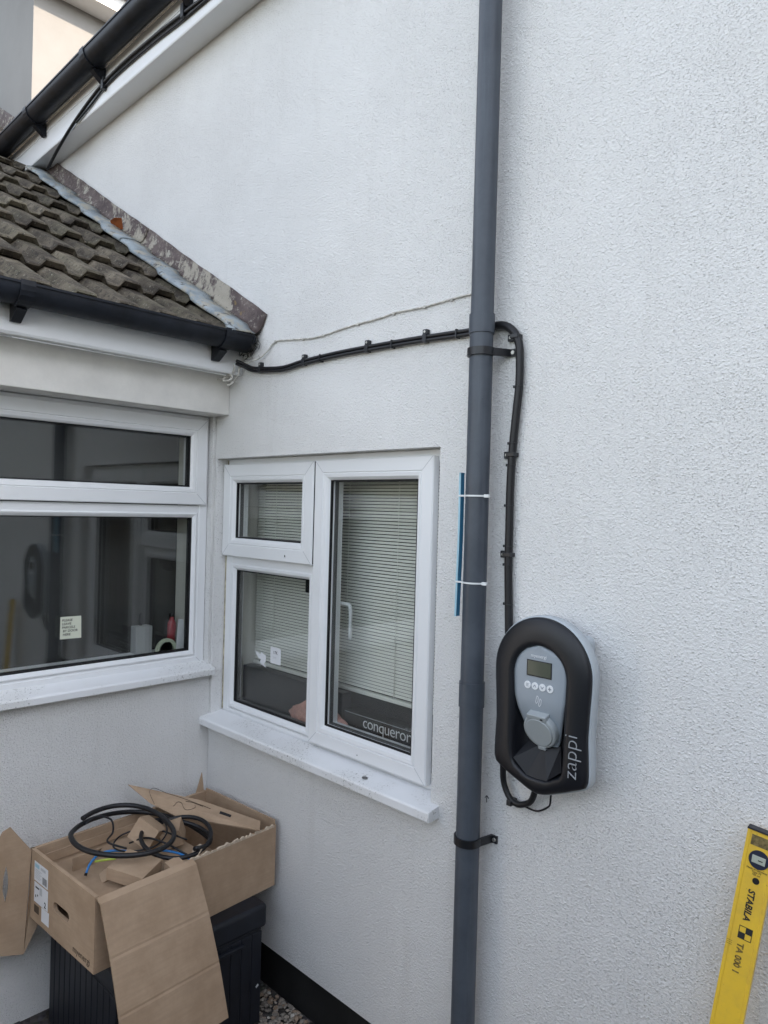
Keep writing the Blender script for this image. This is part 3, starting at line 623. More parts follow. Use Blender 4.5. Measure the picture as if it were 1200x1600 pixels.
box('clip',(1.565,-.033,1.068),(1.581,-.001,1.084),M_BLACK,lp,bevel=.002)
ec = thing('gutter_cable', (-1.1,-.12,3.97), 'black cable tied under the upper gutter and drooping to the roof', 'cable')
MB().tube([(-1.72,-.110,3.835),(-1.68,-.112,3.845),(-1.50,-.124,3.892),(-1.30,-.128,3.948),(-1.09,-.128,3.995),(-.93,-.128,4.019),(-.70,-.1275,4.030),(-.38,-.1275,4.022),(-.10,-.1275,4.004),(.15,-.1275,3.99),(.5,-.1275,4.01),(1.2,-.1275,4.02)],.0085,10).build('cable', M_CABLE, ec)
MB().tube([(-1.27,-.127,3.94),(-1.08,-.1235,3.972),(-.93,-.1235,4.000),(-.7,-.1235,4.008),(-.38,-.1235,4.000),(-.10,-.1235,3.985),(.5,-.1235,3.98),(1.2,-.1235,3.99)],.0055,8).build('thin_cable', M_CABLE, ec)
for x in (-.93,-.14): box('tie',(x-.012,-.140,3.985),(x+.012,-.1156,4.045),M_BLACK,ec,bevel=.002)

# ------------------------------------------------------------------ charger
CX = 1.704
ch = thing('wall_charger', (CX,0,1.157), 'black and grey electric car charger mounted on the white wall', 'charger')
half = [(.0,1.157),(.020,1.160),(.075,1.182),(.128,1.2045),(.137,1.213),(.1385,1.235),(.1375,1.27),(.1345,1.33),(.1375,1.395),(.1405,1.44),(.1415,1.472)]
full = half + [(.1415*math.cos(t),1.472+.1415*math.sin(t)) for t in arc(14,0,90)][1:]
OUT = full + [(-u,v) for u,v in reversed(full[1:-1])]
inh = [(0,1.199),(.030,1.200),(.068,1.222),(.0735,1.236),(.076,1.30),(.077,1.40),(.079,1.462)]
inf = inh + [(.079*math.cos(t),1.462+.079*math.sin(t)) for t in arc(10,0,90)][1:]
INN = inf + [(-u,v) for u,v in reversed(inf[1:-1])]
fch = [(.0,1.262),(.030,1.268),(.044,1.290),(.054,1.325),(.066,1.365),(.075,1.41),(.0785,1.462)]
ff = fch + [(.0785*math.cos(t),1.462+.0785*math.sin(t)) for t in arc(10,0,90)][1:]
FAC = ff + [(-u,v) for u,v in reversed(ff[1:-1])]
CC = (0,1.38); NA = 96
def polar(poly):
    out = []
    for k in range(NA):
        t = 2*math.pi*k/NA; dx,dy = math.cos(t),math.sin(t); best = None
        for i in range(len(poly)):
            ax,ay = poly[i][0]-CC[0],poly[i][1]-CC[1]; bx,by = poly[(i+1)%len(poly)][0]-CC[0],poly[(i+1)%len(poly)][1]-CC[1]
            ex,ey = bx-ax,by-ay; den = dx*ey-dy*ex
            if abs(den) < 1e-12: continue
            r = (ax*ey-ay*ex)/den; q = (ax*dy-ay*dx)/den
            if r > 0 and -1e-9 <= q <= 1+1e-9: best = r if best is None else max(best,r)
        out.append(best)
    return out
rO, rI = polar(OUT), polar(INN)
def cring(rs, dep, off=0): return [(CX+CC[0]+(r+off)*math.cos(2*math.pi*k/NA), -(dep(k,r) if callable(dep) else dep), CC[1]+(r+off)*math.sin(2*math.pi*k/NA)) for k,r in enumerate(rs)]
box('backplate',(CX-.105,-.058,1.21),(CX+.105,-.0008,1.57),M_SHELL,ch,bevel=.02,seg=4)
m = MB(); m.loft([cring(rO,.052,-.020),cring(rO,.053,-.004),cring(rO,.058,.0015),cring(rO,.088,.0025),cring(rO,.0905,.001),cring(rO,.0905,-.006)],True,True,False); m.build('shell', M_SHELL, ch)
mid = lambda f: [a+(b-a)*f for a,b in zip(rO,rI)]
m = MB(); m.loft([cring(rO,.0905,-.0015),cring(rO,.096,-.002),cring(mid(.05),.1005),cring(mid(.14),.1045),cring(mid(.45),.110),cring(mid(.8),.1125),cring(mid(.95),.111),cring(mid(1.),.1075),cring(rI,.095,-.003),cring([r*.92 for r in rI],.070),cring([r*.70 for r in rI],.062)],True,False,True)
m.build('front_cover', M_COVER, ch)
# sloping lower lip of the cable recess
m = MB(); L3 = lambda u,v,d: (CX+u,-d,v)
pts = [L3(-.072,1.236,.106),L3(-.030,1.202,.106),L3(.030,1.202,.106),L3(.071,1.236,.106),L3(.045,1.285,.066),L3(-.045,1.285,.066)]
m.add(pts+[L3(0,1.20,.1062),L3(0,1.285,.072)],[(0,1,7,5),(1,6,7),(6,2,7),(2,3,4,7)]); lip = m.build('recess_lip', mat('charger_dark_grey',(.007,.008,.011),.45,.35), ch); lip.modifiers.new('t','SOLIDIFY').thickness=.002
# face panel, bending inwards towards the socket
def fdep(v): t = min(1,max(0,(1.405-v)/.14)); return .1065 - .036*t*t*(3-2*t)
rows = []; 
vs = [1.262,1.266,1.272,1.28]+[1.29+.0125*i for i in range(21)]+[1.5405]
def halfw(v):
    if v >= 1.462: return math.sqrt(max(0,.0785**2-(v-1.462)**2))
    for (a,b),(c,d) in zip(fch,fch[1:]):
        if b <= v <= d: return a+(c-a)*(v-b)/(d-b)
    return 0
for v in vs:
    h = halfw(v); rows.append([L3(h*k/8,v,fdep(v)-.004*(k/8)**4) for k in range(-8,9)])
m = MB(); m.loft(rows,False)
back = [L3(0,1.4,.06)]
fp = m.build('face_panel', M_FACE, ch); so_ = fp.modifiers.new('t','SOLIDIFY'); so_.thickness = .014; so_.offset = -1
box('screen',(CX-.034,-.1082,1.4625),(CX+.034,-.1068,1.499),M_SCREEN,ch,bevel=.0005)
m = MB(); f = lambda u,v,d: (u,-.1066-d,v); m.ring(f,CX-.0365,CX+.0365,1.460,1.5015,[(0,0),(0,.0012),(.0024,.0012),(.0024,0)]); m.build('screen_frame', M_COVER, ch)
for i,(u,g_) in enumerate(((-.033,'='),(-.011,'^'),(.011,'v'),(.033,'+'))):
    v = 1.4355; m = MB(); m.loft([[L3(u+r*math.cos(t),v+r*math.sin(t),d) for t in arc(23,0,345)] for r,d in ((.0096,.1066),(.0096,.1080),(.0090,.1083))],True,False,True); b = m.build('button', M_WHITE, ch)
    m = MB()
    def bar(a,b_,w=.0011):
        a = Vector(L3(u+a[0],v+a[1],.1084)); b2 = Vector(L3(u+b_[0],v+b_[1],.1084)); d = (b2-a).normalized(); n_ = Vector((0,-1,0)).cross(d)*w; m.prism([a-n_,a+n_,b2+n_,b2-n_],(0,-.0003,0))
    if i == 0:
        for q in (-.0032,0,.0032): bar((-.0038,q),(.0038,q),.0007)
    elif i == 3: bar((-.0048,0),(.0048,0),.0013); bar((0,-.0048),(0,.0048),.00131)
    else:
        s = 1 if i == 1 else -1; bar((-.0042,-.003*s),(0,.0035*s)); bar((.0042,-.003*s),(0,.0035*s))
    m.build('symbol', M_FACE, b)
# small double-leaf outline emblem
m = MB()
for du,dv in ((-.0045,.003),(.0045,-.003)):
    P = [(-.0035,-.006),(.0005,.010),(.0045,.007),(.0035,-.004),(-.001,-.0105),(-.0035,-.006)]
    for a,b in zip(P,P[1:]):
        A_ = Vector(L3(du+a[0],1.399+dv+a[1],.1072)); B_ = Vector(L3(du+b[0],1.399+dv+b[1],.1072)); d = (B_-A_).normalized(); n_ = Vector((0,-1,0)).cross(d)*.0007; m.prism([A_-n_,A_+n_,B_+n_,B_-n_],(0,-.0004,0))
m.build('emblem', M_WHITE, ch)
text('lettering','myenergi',L3(-.0255,1.5095,.1066),(1,0,0),(0,0,1),.0125,M_WHITE,ch)
text('lettering','zappi',(CX+.116,-.1115,1.228),(0,0,1),(-1,0,0),.054,M_LETTER,ch,extrude=.0012,bold=-.0013,spacing=1.0)
# socket flap
fl = Vector((CX+.001,-.090,1.322)); nz = Vector((.0,-.93,-.36)).normalized(); ux = Vector((1,0,0)); uy = nz.cross(ux)*-1
uy = ux.cross(nz)*-1 if ux.cross(nz).z > 0 else ux.cross(nz); uy = Vector((0,-.36,.93)).normalized()
def disc(r0,h,n=36,sq=0): return [fl+ux*r0*math.cos(2*math.pi*k/n)+uy*r0*1.02*math.sin(2*math.pi*k/n)+nz*h for k in range(n)]
m = MB(); m.loft([disc(.046,-.032),disc(.0470,.006),disc(.0458,.010),disc(.0415,.0118)],True,False,True); sf = m.build('socket_flap', M_FLAP, ch)
m = MB(); m.loft([disc(.0385,.0119),disc(.038,.0142),disc(.0365,.0147)],True,False,True); m.build('flap_lid', M_FLAP, sf)
def lbox(a,b,name,mt,par,bev=.002):
    m = MB(); P = []
    for z in (a[2],b[2]):
        for x,y in ((a[0],a[1]),(b[0],a[1]),(b[0],b[1]),(a[0],b[1])): P.append(fl+ux*x+uy*y+nz*z)
    m.add(P,[(0,3,2,1),(4,5,6,7),(0,1,5,4),(1,2,6,5),(2,3,7,6),(3,0,4,7)]); return m.build(name,mt,par,bevel=bev)
lbox((-.028,.036,-.01),(.028,.0495,.0135),'hinge',M_FLAP,sf); lbox((-.011,-.0520,-.008),(.011,-.041,.0140),'thumb_tab',M_FLAP,sf)
lbox((.012,.040,.0136),(.019,.044,.0142),'hinge_slot',M_COVER,sf,0)

# ------------------------------------------------------------------ spirit level leaning on the wall
B0 = Vector((2.040,-.155,.0)); T0 = Vector((2.190,-.030,1.222)); ax = (T0-B0).normalized()
# small cross frame: lx across (width), ly out of the wall
ly = Vector((.10,-1,0)); ly = (ly-ax*ly.dot(ax)).normalized(); lx = ly.cross(ax)*-1
if lx.x < 0: lx = -lx
LN = (T0-B0).length
lv = thing('spirit_level', B0, 'scuffed yellow spirit level leaning against the wall at lower right', 'level')
def lev(x,y,s): return B0 + lx*x + ly*y + ax*s
WD, TK = .060, .023
def lsec(name,prof,s0,s1,mt,par,bev=0):
    m = MB(); m.loft([[lev(x,y,s) for x,y in prof] for s in (s0,s1)],True,True,True,smooth=False); return m.build(name,mt,par,bevel=bev)
prof = [(0,0),(0,TK),(.006,TK),(.008,TK-.0015),(WD-.008,TK-.0015),(WD-.006,TK),(WD,TK),(WD,0)]
lbody = lsec('body',prof,.004,LN-.004,M_YELLOW,lv)
for s in (0,LN-.004): lsec('end_cap',[(-.001,-.001),(-.001,TK+.001),(WD+.001,TK+.001),(WD+.001,-.001)],s,s+.004,mat('end_cap_black',(.02,.02,.025),.5,.4),lv,.0008)
def ldisc(name,cx,cs_,r,d0,d1,mt,par,n=28,asp=1):
    m = MB(); m.loft([[lev(cx+r*math.cos(2*math.pi*k/n),d,cs_+asp*r*math.sin(2*math.pi*k/n)) for k in range(n)] for d in (d0,d1)],True,False,True); return m.build(name,mt,par)
YF = TK-.0015
vr = ldisc('vial_ring',.031,LN-.060,.0195,YF,YF+.0022,mat('level_navy',(.018,.022,.045),.4,.5),lv)
lsec('vial',[(.018,YF+.0023),(.018,YF+.004),(.044,YF+.004),(.044,YF+.0023)],LN-.068,LN-.052,M_VIAL,vr,.001)
lsec('bubble',[(.030,YF+.0041),(.030,YF+.0044),(.039,YF+.0044),(.039,YF+.0041)],LN-.0615,LN-.0595,M_COVER,vr)
ldisc('hang_hole',.033,LN-.105,.0068,YF+.0001,YF+.0007,M_GASKET,lv)
lsec('sticker',[(.010,YF+.0002),(.010,YF+.0006),(.044,YF+.0006),(.044,YF+.0002)],LN-.034,LN-.012,mat('worn_sticker',(.20,.15,.06),.6,.3,var=.6,vscale=90,dark=.5),lv)
for i,tx in enumerate(('Made in Germany','Type 70','120 cm')): text('lettering',tx,lev(.031,YF+.0002,LN-.084-.0052*i),lx,ax,.0055,M_INK,lv,.0002,align='CENTER')
text('lettering','STABILA',lev(.0235,YF+.0002,LN-.125),-ax,lx,.0182,M_INK,lv,.0003,bold=.0005,shear=.15)
for cx,c0 in ((.020,LN-.232),(.0325,LN-.219)): lsec('emblem',[(cx,YF+.0002),(cx,YF+.0006),(cx+.0125,YF+.0006),(cx+.0125,YF+.0002)],c0,c0+.013,M_INK,lv)
m = MB(); f = lambda u,v,d: lev(u,YF+.0003+d,v); m.ring(f,.0195,.0455,LN-.2325,LN-.2055,[(0,0),(0,.0005),(.0012,.0005),(.0012,0)]); m.build('emblem', M_INK, lv)
text('lettering','TA 000 1',lev(.0225,YF+.0002,LN-.242),-ax,lx,.0170,mat('worn_print',(.16,.11,.03),.6,.3,var=1.2,vscale=150,dark=.25),lv,.0003,bold=.0006)
for i in range(3): lsec('scale_mark',[(.001,YF+.0017),(.001,YF+.0019),(.012,YF+.0019),(.012,YF+.0017)],LN-.245-.004*i,LN-.2444-.004*i,M_INK,lv)

# ------------------------------------------------------------------ storage box
sb = thing('storage_box', (.33,-.40,0), 'charcoal plastic storage box with ribbed sides under the open carton', 'storage box')
SX0,SX1,SY0,SY1,SH = .055,.612,-.690,-.118,.44
box('body',(SX0+.014,SY0+.014,.004),(SX1-.014,SY1-.014,SH-.078),M_STORE,sb,bevel=.012)
m = MB(); m.box((SX0,SY0,SH-.085),(SX1,SY1,SH)); m.build('lid', M_STORE, sb, bevel=.016, seg=4)
def shared(name, me, loc, par, base): 
    o = bpy.data.objects.new(name, me); COL.objects.link(o); o.parent = par; o.location = Vector(loc)-base; return o
rb = MB().box((-.003,-.0212,0),(.0030,.0212,.33)).build('rib', M_STORE, sb, base=(0,0,0), bevel=.003); rb.location = Vector((SX1-.014,SY0+.045,.012))-ORI[sb.name]
for i in range(1,12): shared('rib', rb.data, (SX1-.014,SY0+.045+i*.0445,.012), sb, ORI[sb.name])
rb2 = MB().box((-.0206,-.0030,0),(.0206,.003,.33)).build('rib', M_STORE, sb, base=(0,0,0), bevel=.003); rb2.location = Vector((SX0+.045,SY0+.014,.012))-ORI[sb.name]
for i in range(1,12): shared('rib', rb2.data, (SX0+.045+i*.0432,SY0+.014,.012), sb, ORI[sb.name])
m = MB(); m.box((SX1-.010,-.335,.318),(SX1+.004,-.215,.330)); m.build('grip', M_STORE, sb, bevel=.003)
m = MB(); m.add([(SX1-.0070,-.160,.150),(SX1-.0070,-.150,.158),(SX1-.0070,-.146,.150),(SX1-.0070,-.156,.143)],[(0,1,2,3)]); m.build('scuff', M_SILVER, sb)

# ------------------------------------------------------------------ carton
KB = Vector((.575,-.742,.4415)); ku = Vector((-.061,.998,0)).normalized(); kv = Vector((-.998,-.061,0)).normalized(); kz = Vector((0,0,1))
KL, KW, KH, KT = .715, .458, .235, .006
kp = lambda a,b,c: KB + ku*a + kv*b + kz*c      # along, across (away from camera), up
ct = thing('cardboard_box', kp(KL/2,KW/2,0), 'open brown cardboard carton with flaps, on the charcoal storage box', 'box')
def panel(name, pts, t=KT, mt=M_CARD, par=None, bev=0): return MB().sheet([kp(*p) for p in pts], t).build(name, mt, par or ct, bevel=bev)
def pbox(name,a,b,mt=M_CARD,par=None,bev=0):
    m = MB(); P = [kp(x,y,z) for z in (a[2],b[2]) for x,y in ((a[0],a[1]),(b[0],a[1]),(b[0],b[1]),(a[0],b[1]))]
    m.add(P,[(0,3,2,1),(4,5,6,7),(0,1,5,4),(1,2,6,5),(2,3,7,6),(3,0,4,7)]); return m.build(name,mt,par or ct,bevel=bev)
pbox('bottom',(KT,KT,.0005),(KL-KT,KW-KT,KT))
pbox('side_panel',(.004,0,0),(KL-.001,KT,KH-.006)); pbox('side_panel',(0,KW-.014,0),(KL,KW,KH),bev=.003)
# label end with a hand hole (built round the hole)
hu0,hu1,hv0,hv1 = .165,.275,.088,.122      # across range, height range
m = MB()
hole = [(.5*(hu0+hu1)+ (hu1-hu0-.034)/2*sx + .017*math.cos(t), .5*(hv0+hv1)+.017*math.sin(t)) for t,sx in [(a,1) for a in arc(6,-90,90)]+[(a,-1) for a in arc(6,90,270)]]
def rect_pt(cx,cy):
    dx,dy = cx-.5*(hu0+hu1), cy-.5*(hv0+hv1); k = 1e9
    mx,my = .5*(hu0+hu1), .5*(hv0+hv1)
    for lim,o,d in ((KW-.001,mx,dx),(.001,mx,dx),(KH,my,dy),(0,my,dy)):
        if abs(d) > 1e-9 and (lim-o)/d > 0: k = min(k,(lim-o)/d)
    return (mx+dx*k, my+dy*k)
hp = []
for i,(hx,hy) in enumerate(hole):
    hp.append((hx,hy,*rect_pt(hx,hy)))
corners = [(KW-.001,KH),(.001,KH),(.001,0),(KW-.001,0)]
seq = [(math.atan2(h[3]-.5*(hv0+hv1),h[2]-.5*(hu0+hu1)),h) for h in hp]
for cx,cy in corners:
    an = math.atan2(cy-.5*(hv0+hv1),cx-.5*(hu0+hu1)); nb = min(hp,key=lambda h: abs((math.atan2(h[1]-.5*(hv0+hv1),h[0]-.5*(hu0+hu1))-an+math.pi)%(2*math.pi)-math.pi))
    seq.append((an,(nb[0],nb[1],cx,cy)))
seq = [h for _,h in sorted(seq,key=lambda q:q[0])]
for d in (0.,.012):
    for p,q in zip(seq,seq[1:]+seq[:1]): m.add([kp(d,p[0],p[1]),kp(d,p[2],p[3]),kp(d,q[2],q[3]),kp(d,q[0],q[1])],[(0,1,2,3)])
for p,q in zip(seq,seq[1:]+seq[:1]):
    m.add([kp(0,p[0],p[1]),kp(0,q[0],q[1]),kp(.012,q[0],q[1]),kp(.012,p[0],p[1])],[(0,1,2,3)]); m.add([kp(0,p[2],p[3]),kp(0,q[2],q[3]),kp(.012,q[2],q[3]),kp(.012,p[2],p[3])],[(0,1,2,3)])
m.build('end_panel', M_CARD, ct)
pbox('end_panel',(KL-KT,KT+.001,0),(KL,KW-.015,KH+.012))
pbox('corner_fold',(.003,.0065,.004),(.05,.0125,KH-.012))
# corrugated strip where the front side was torn open
m = MB(); rg = random.Random(11); N = 44; rows = []
for i in range(N+1):
    a = .335+(KL-.345)*i/N; h = KH-.006+rg.uniform(-.001,.006); rows.append([kp(a,-.0008,KH-.012),kp(a,-.0012,h),kp(a,.0062,h+rg.uniform(-.002,.002)),kp(a,.0066,KH-.012)])
m.loft(rows,False,smooth=False); m.build('torn_edge', M_CARDEDGE, ct)
# big flap folded out and down over the storage box, with two creases
hz = KH-.002
A0,A1 = kp(.0,-.001,hz),kp(.338,-.001,hz)
def flp(f,t):  # t along hang
    a = .0 + .338*f; lean = .020+.118*t+.02*math.sin(math.pi*t)-(.0014 if t in (.315,.635) else 0)+(.010*(t-.635) if t>.635 else 0); z = hz-.50*t
    return kp(a+.030*t+.030*t*f, -.002-lean+ (.016 if t==0 else 0), z)
rows = [[flp(f,t) for f in (0,.25,.5,.75,1)] for t in (0,.02,.30,.315,.33,.62,.635,.65,1.0)]
m = MB(); m.loft(rows,False,smooth=False); bf = m.build('flap', M_CARD, ct); s_ = bf.modifiers.new('t','SOLIDIFY'); s_.thickness = .005; s_.offset = 1
# flap with a hand slot standing out at the label end, by the extension wall
def P3(x,y,z): return Vector((x,y,z))
fA,fB_,fC,fD,fE_ = P3(.127,-.770,.672),P3(.115,-.846,.768),P3(.105,-.905,.66),P3(.100,-.930,.355),P3(.122,-.786,.318)
sl = [P3(.1125,-.846,.640),P3(.1115,-.853,.60),P3(.1112,-.855,.56),P3(.1125,-.846,.515),P3(.1140,-.838,.56),P3(.1140,-.839,.60)]
m = MB(); out_ = [fA,fB_+P3(0,.010,0),fB_+P3(-.004,-.014,-.012),fC,fD,fE_]
ring_o = out_
# bridge outline and slot by nearest pairing
pairs = [(0,5),(1,0),(2,0),(3,1),(4,3),(5,4)]
for i in range(6):
    j = (i+1)%6; a,b = pairs[i][1],pairs[j][1]
    path = [a]
    k = a
    while k != b: k = (k+1)%6; path.append(k)
    if len(path) > 4: path = [a,b]
    m.add([out_[i],out_[j]]+[sl[q] for q in reversed(path)],[tuple(range(2+len(path)))])
fo = m.build('flap', M_CARD, ct); s_ = fo.modifiers.new('t','SOLIDIFY'); s_.thickness = .005
MB().sheet([fE_,fD,P3(.03,-.93,.40),P3(.02,-.72,.37),P3(.13,-.735,.43)],.004).build('flap', M_CARD, ct)
MB().sheet([fA+P3(.001,.004,-.01),fE_,P3(.125,-.742,.405),kp(.002,KW-.002,.03)],.004).build('flap', M_CARD, ct)
# thin flap standing at the far corner
MB().sheet([kp(KL-.008,KW-.004,KH),kp(KL-.045,KW-.002,KH-.002),kp(KL-.014,KW+.004,KH+.075)],.004).build('flap', M_CARD, ct)
# lid sheet resting across the far end
q = [Vector((.045,-.385,.775)),Vector((.26,-.19,.725)),Vector((.50,-.080,.690)),Vector((.545,-.115,.681)),Vector((.262,-.295,.693)),Vector((.15,-.345,.722))]
cn = sum(q,Vector())/6
m = MB(); m.add(q+[cn],[(0,1,6),(1,2,6),(2,3,6),(3,4,6),(4,5,6),(5,0,6)]); ls = m.build('lid_flap', M_CARD, ct); s_ = ls.modifiers.new('t','SOLIDIFY'); s_.thickness = .005; s_.offset = -1
def onlid(a,b,e=.0012):   # a along from left corner to right corner, b across
    P0 = q[0].lerp(q[3],a); P1 = (q[1].lerp(q[2],.5)); up_ = Vector((0,0,1))
    d = (q[1]-q[5]).normalized(); return P0 + d*b
lidn = ((q[2]-q[0]).cross(q[4]-q[0])).normalized(); lidn = lidn if lidn.z > 0 else -lidn
def lidpt(x,y):
    # drop onto the lid triangles
    best = None
    for a,b in ((0,1),(1,2),(2,3),(3,4),(4,5),(5,0)):
        p1,p2,p3 = q[a],q[b],cn
        den = (p2.y-p3.y)*(p1.x-p3.x)+(p3.x-p2.x)*(p1.y-p3.y); l1 = ((p2.y-p3.y)*(x-p3.x)+(p3.x-p2.x)*(y-p3.y))/den; l2 = ((p3.y-p1.y)*(x-p3.x)+(p1.x-p3.x)*(y-p3.y))/den; l3 = 1-l1-l2
        sc = min(l1,l2,l3)
        if best is None or sc > best[0]: best = (sc,l1*p1.z+l2*p2.z+l3*p3.z)
    return Vector((x,y,best[1]+.0018))
def squig(pts,w=.0012):
    m = MB(); P = spline([Vector((*p,0)) for p in pts],6); m.tube([lidpt(p.x,p.y) for p in P],w,5,0,flat=.6); return m
squig([(.165,-.335),(.125,-.335),(.115,-.31),(.16,-.285),(.22,-.245),(.28,-.21),(.33,-.19)]).build('printed_line', M_CINK, ct)
squig([(.225,-.29),(.235,-.265),(.27,-.262),(.29,-.235),(.275,-.225)]).build('printed_line', M_CINK, ct); squig([(.24,-.245),(.26,-.225),(.30,-.205)]).build('printed_line', M_CINK, ct)
m = MB(); c0 = lidpt(.37,-.175); c1 = lidpt(.415,-.155); d = (c1-c0).normalized(); n_ = lidn.cross(d)*.006; m.prism([c0-n_,c0+n_,c1+n_,c1-n_],lidn*.0008); m.build('hand_slot', M_GASKET, ct)
# inner tray with cut-outs
tz = .180
m = MB(); us_ = [.014,.055,.125,.46]; vs_ = [.012,.150,.345,KW-.016]
m_quads = []
for i in range(3):
    for j in range(3):
        if i == 0 and j == 1: continue
        if i == 2 and j == 0: pass
        m_quads.append((us_[i],us_[i+1],vs_[j],vs_[j+1]))
for a0_,a1_,b0_,b1_ in m_quads:
    m.add([kp(a0_,b0_,tz),kp(a1_,b0_,tz),kp(a1_,b1_,tz),kp(a0_,b1_,tz)],[(0,1,2,3)])
for p,q2 in (((.014,.150),(.055,.150)),((.055,.150),(.055,.345)),((.055,.345),(.014,.345)),((.014,.345),(.014,.150))): m.add([kp(*p,tz),kp(*q2,tz),kp(*q2,tz-.045),kp(*p,tz-.045)],[(0,1,2,3)])
m.add([kp(.46,.012,tz),kp(.46,KW-.016,tz),kp(.455,KW-.016,.01),kp(.455,.012,.01)],[(0,1,2,3)])
tr = m.build('tray', M_CARD, ct); s_ = tr.modifiers.new('t','SOLIDIFY'); s_.thickness = .004; s_.offset = -1
pbox('tray_tab',(.075,.300,tz+.001),(.150,.305,tz+.045)); pbox('tray_slot',(.10,.045,tz+.0005),(.125,.062,tz+.0012),M_GASKET); pbox('tray_slot',(.16,.075,tz+.0005),(.172,.105,tz+.0012),M_GASKET)
pbox('inner_flap',(.02,KW-.060,tz+.012),(.50,KW-.056,KH-.012)); pbox('inner_flap',(.40,KW-.050,.05),(.62,KW-.046,KH-.02))
# labels and print on the end panel (facing the camera side)
def endp(b,c,e=.0006): return kp(-e,b,c)
def elabel(b0,b1,c0,c1,mt,e=.0006,par=None,name='label'): 
    return MB().prism([endp(b0,c0,0.0002),endp(b1,c0,0.0002),endp(b1,c1,0.0002),endp(b0,c1,0.0002)],-ku*e).build(name,mt,par or ct)
l1 = elabel(.318,.420,.140,.205,M_PAPER); l2 = elabel(.315,.418,.068,.135,M_PAPER); l3 = elabel(.305,.360,.020,.066,M_PAPER)
elabel(.382,.415,.186,.199,M_LBLUE,.0009,l1,'print'); elabel(.335,.372,.188,.197,M_SILVER,.0009,l1,'print')
for i in range(6): elabel(.375-(.01 if i%2 else 0),.412,.150+i*.0055,.1522+i*.0055,M_SILVER,.0009,l1,'print')
for i in range(8): elabel(.325+i*.0042,.3268+i*.0042,.146,.170,M_INK,.0009,l1,'bar')
for b0,b1,c0,c1 in ((.380,.408,.117,.122),(.402,.408,.085,.093),(.388,.394,.092,.098),(.358,.376,.103,.127)): elabel(b0,b1,c0,c1,M_INK if b0!=.358 else M_SILVER,.0009,l2,'print')
elabel(.380,.416,.032,.058,M_CINK,.0004,None,'print'); text('lettering','2',endp(.340,.074,.0010),-kv,kz,.026,M_INK,l2,.0002,bold=.0006)
text('lettering','myenergi',endp(.135,.016,.0003),-kv,kz,.030,M_CINK,ct,.0002)
# loose cardboard packing in the carton
def packing(name, c, size, rot, label):
    c = Vector(c); R3 = Matrix.Rotation(rot[2],3,'Z')@Matrix.Rotation(rot[1],3,'Y')@Matrix.Rotation(rot[0],3,'X')
    t = thing(name, c, label, 'packing', 'folded cardboard packing in the carton'); sx,sy,sz = [q*.5 for q in size]; k = .003
    for nm,(a,b) in {'panel':((-sx,-sy,sz-k),(sx,sy,sz)),'side':((-sx,-sy,-sz),(sx,-sy+k,sz-k)),'fold':((sx-k,-sy+k,-sz),(sx,sy,sz-k)),'wing':((-sx,sy-k,-sz*.4),(sx-k,sy,sz-k))}.items():
        m = MB(); P = [c+R3@Vector((x,y,z)) for z in (a[2],b[2]) for x,y in ((a[0],a[1]),(b[0],a[1]),(b[0],b[1]),(a[0],b[1]))]
        m.add(P,[(0,3,2,1),(4,5,6,7),(0,1,5,4),(1,2,6,5),(2,3,7,6),(3,0,4,7)]); m.build(nm,M_CARD,t)
packing('cardboard_insert',(.470,-.565,.664),(.130,.120,.040),(.05,.14,.55),'folded cardboard insert in front of the cable coil in the carton')
packing('cardboard_insert',(.318,-.440,.695),(.090,.080,.075),(-.35,.45,.5),'folded cardboard insert standing inside the black cable coil')
packing('cardboard_insert',(.345,-.355,.675),(.070,.080,.060),(.2,-.3,.9),'folded cardboard insert under the lid flap of the carton')
packing('cardboard_insert',(.535,-.455,.655),(.045,.05,.04),(.1,.2,.1),'small folded cardboard insert behind the blue wire')
rg = random.Random(21)
for k,(x,y,z,sz,lab) in enumerate(((.52,-.36,.672,.030,'torn cardboard scrap by the torn edge of the carton'),(.225,-.60,.640,.045,'torn cardboard scrap on the tray near the label end'),(.40,-.62,.636,.035,'torn cardboard scrap lying between the blue wire and front flap'))):
    c = Vector((x,y,z)); ax1 = Vector((rg.uniform(-1,1),rg.uniform(-1,1),rg.uniform(-.3,.5))).normalized(); ax2 = ax1.orthogonal().normalized(); n3 = ax1.cross(ax2)
    P = [c+ax1*sz*rg.uniform(.6,1.1)*math.cos(t)+ax2*sz*rg.uniform(.5,.9)*math.sin(t) for t in arc(8,0,320)]
    tag(MB().prism(P,n3*.004).build('cardboard_scrap', M_CARD if k else M_CARDEDGE, base=c), lab, 'scrap', 'torn cardboard scraps in the carton')
# the coil of charging cable
co = thing('cable_coil', (.33,-.5,.66), 'coil of thick black charging cable lying in the open carton', 'cable')
cen = Vector((.312,-.510,.738)); P = []
for k in range(46):
    t = math.radians(215 - 11*k); tu = k/60
    R_ = .212 - .034*math.sin(tu*7)+.008*math.sin(t*3); lift = .014*math.cos(t-math.radians(190)) - (.05*max(0,tu-.42)/.58)
    e_ = max(0,tu-.50); P.append(cen + Vector((R_*math.cos(t)*.98+.25*e_, R_*math.sin(t)*.80+.35*e_, lift-.012-.22*e_)))
MB().tube(P,.0086,12,2).build('cable', M_CABLE, co)
P2 = [cen+Vector((.12*math.cos(math.radians(a))+.10,.12*math.sin(math.radians(a))+.13,-.045-.02*math.sin(math.radians(a*1.3)))) for a in range(0,560,20)]
MB().tube(P2,.0075,10,2).build('cable', M_CABLE, co)
MB().tube([(.150,-.600,.715),(.165,-.56,.738),(.215,-.53,.735),(.265,-.545,.712),(.30,-.58,.700),(.37,-.545,.690)],.0035,8).build('thin_cable', M_CABLE, co)
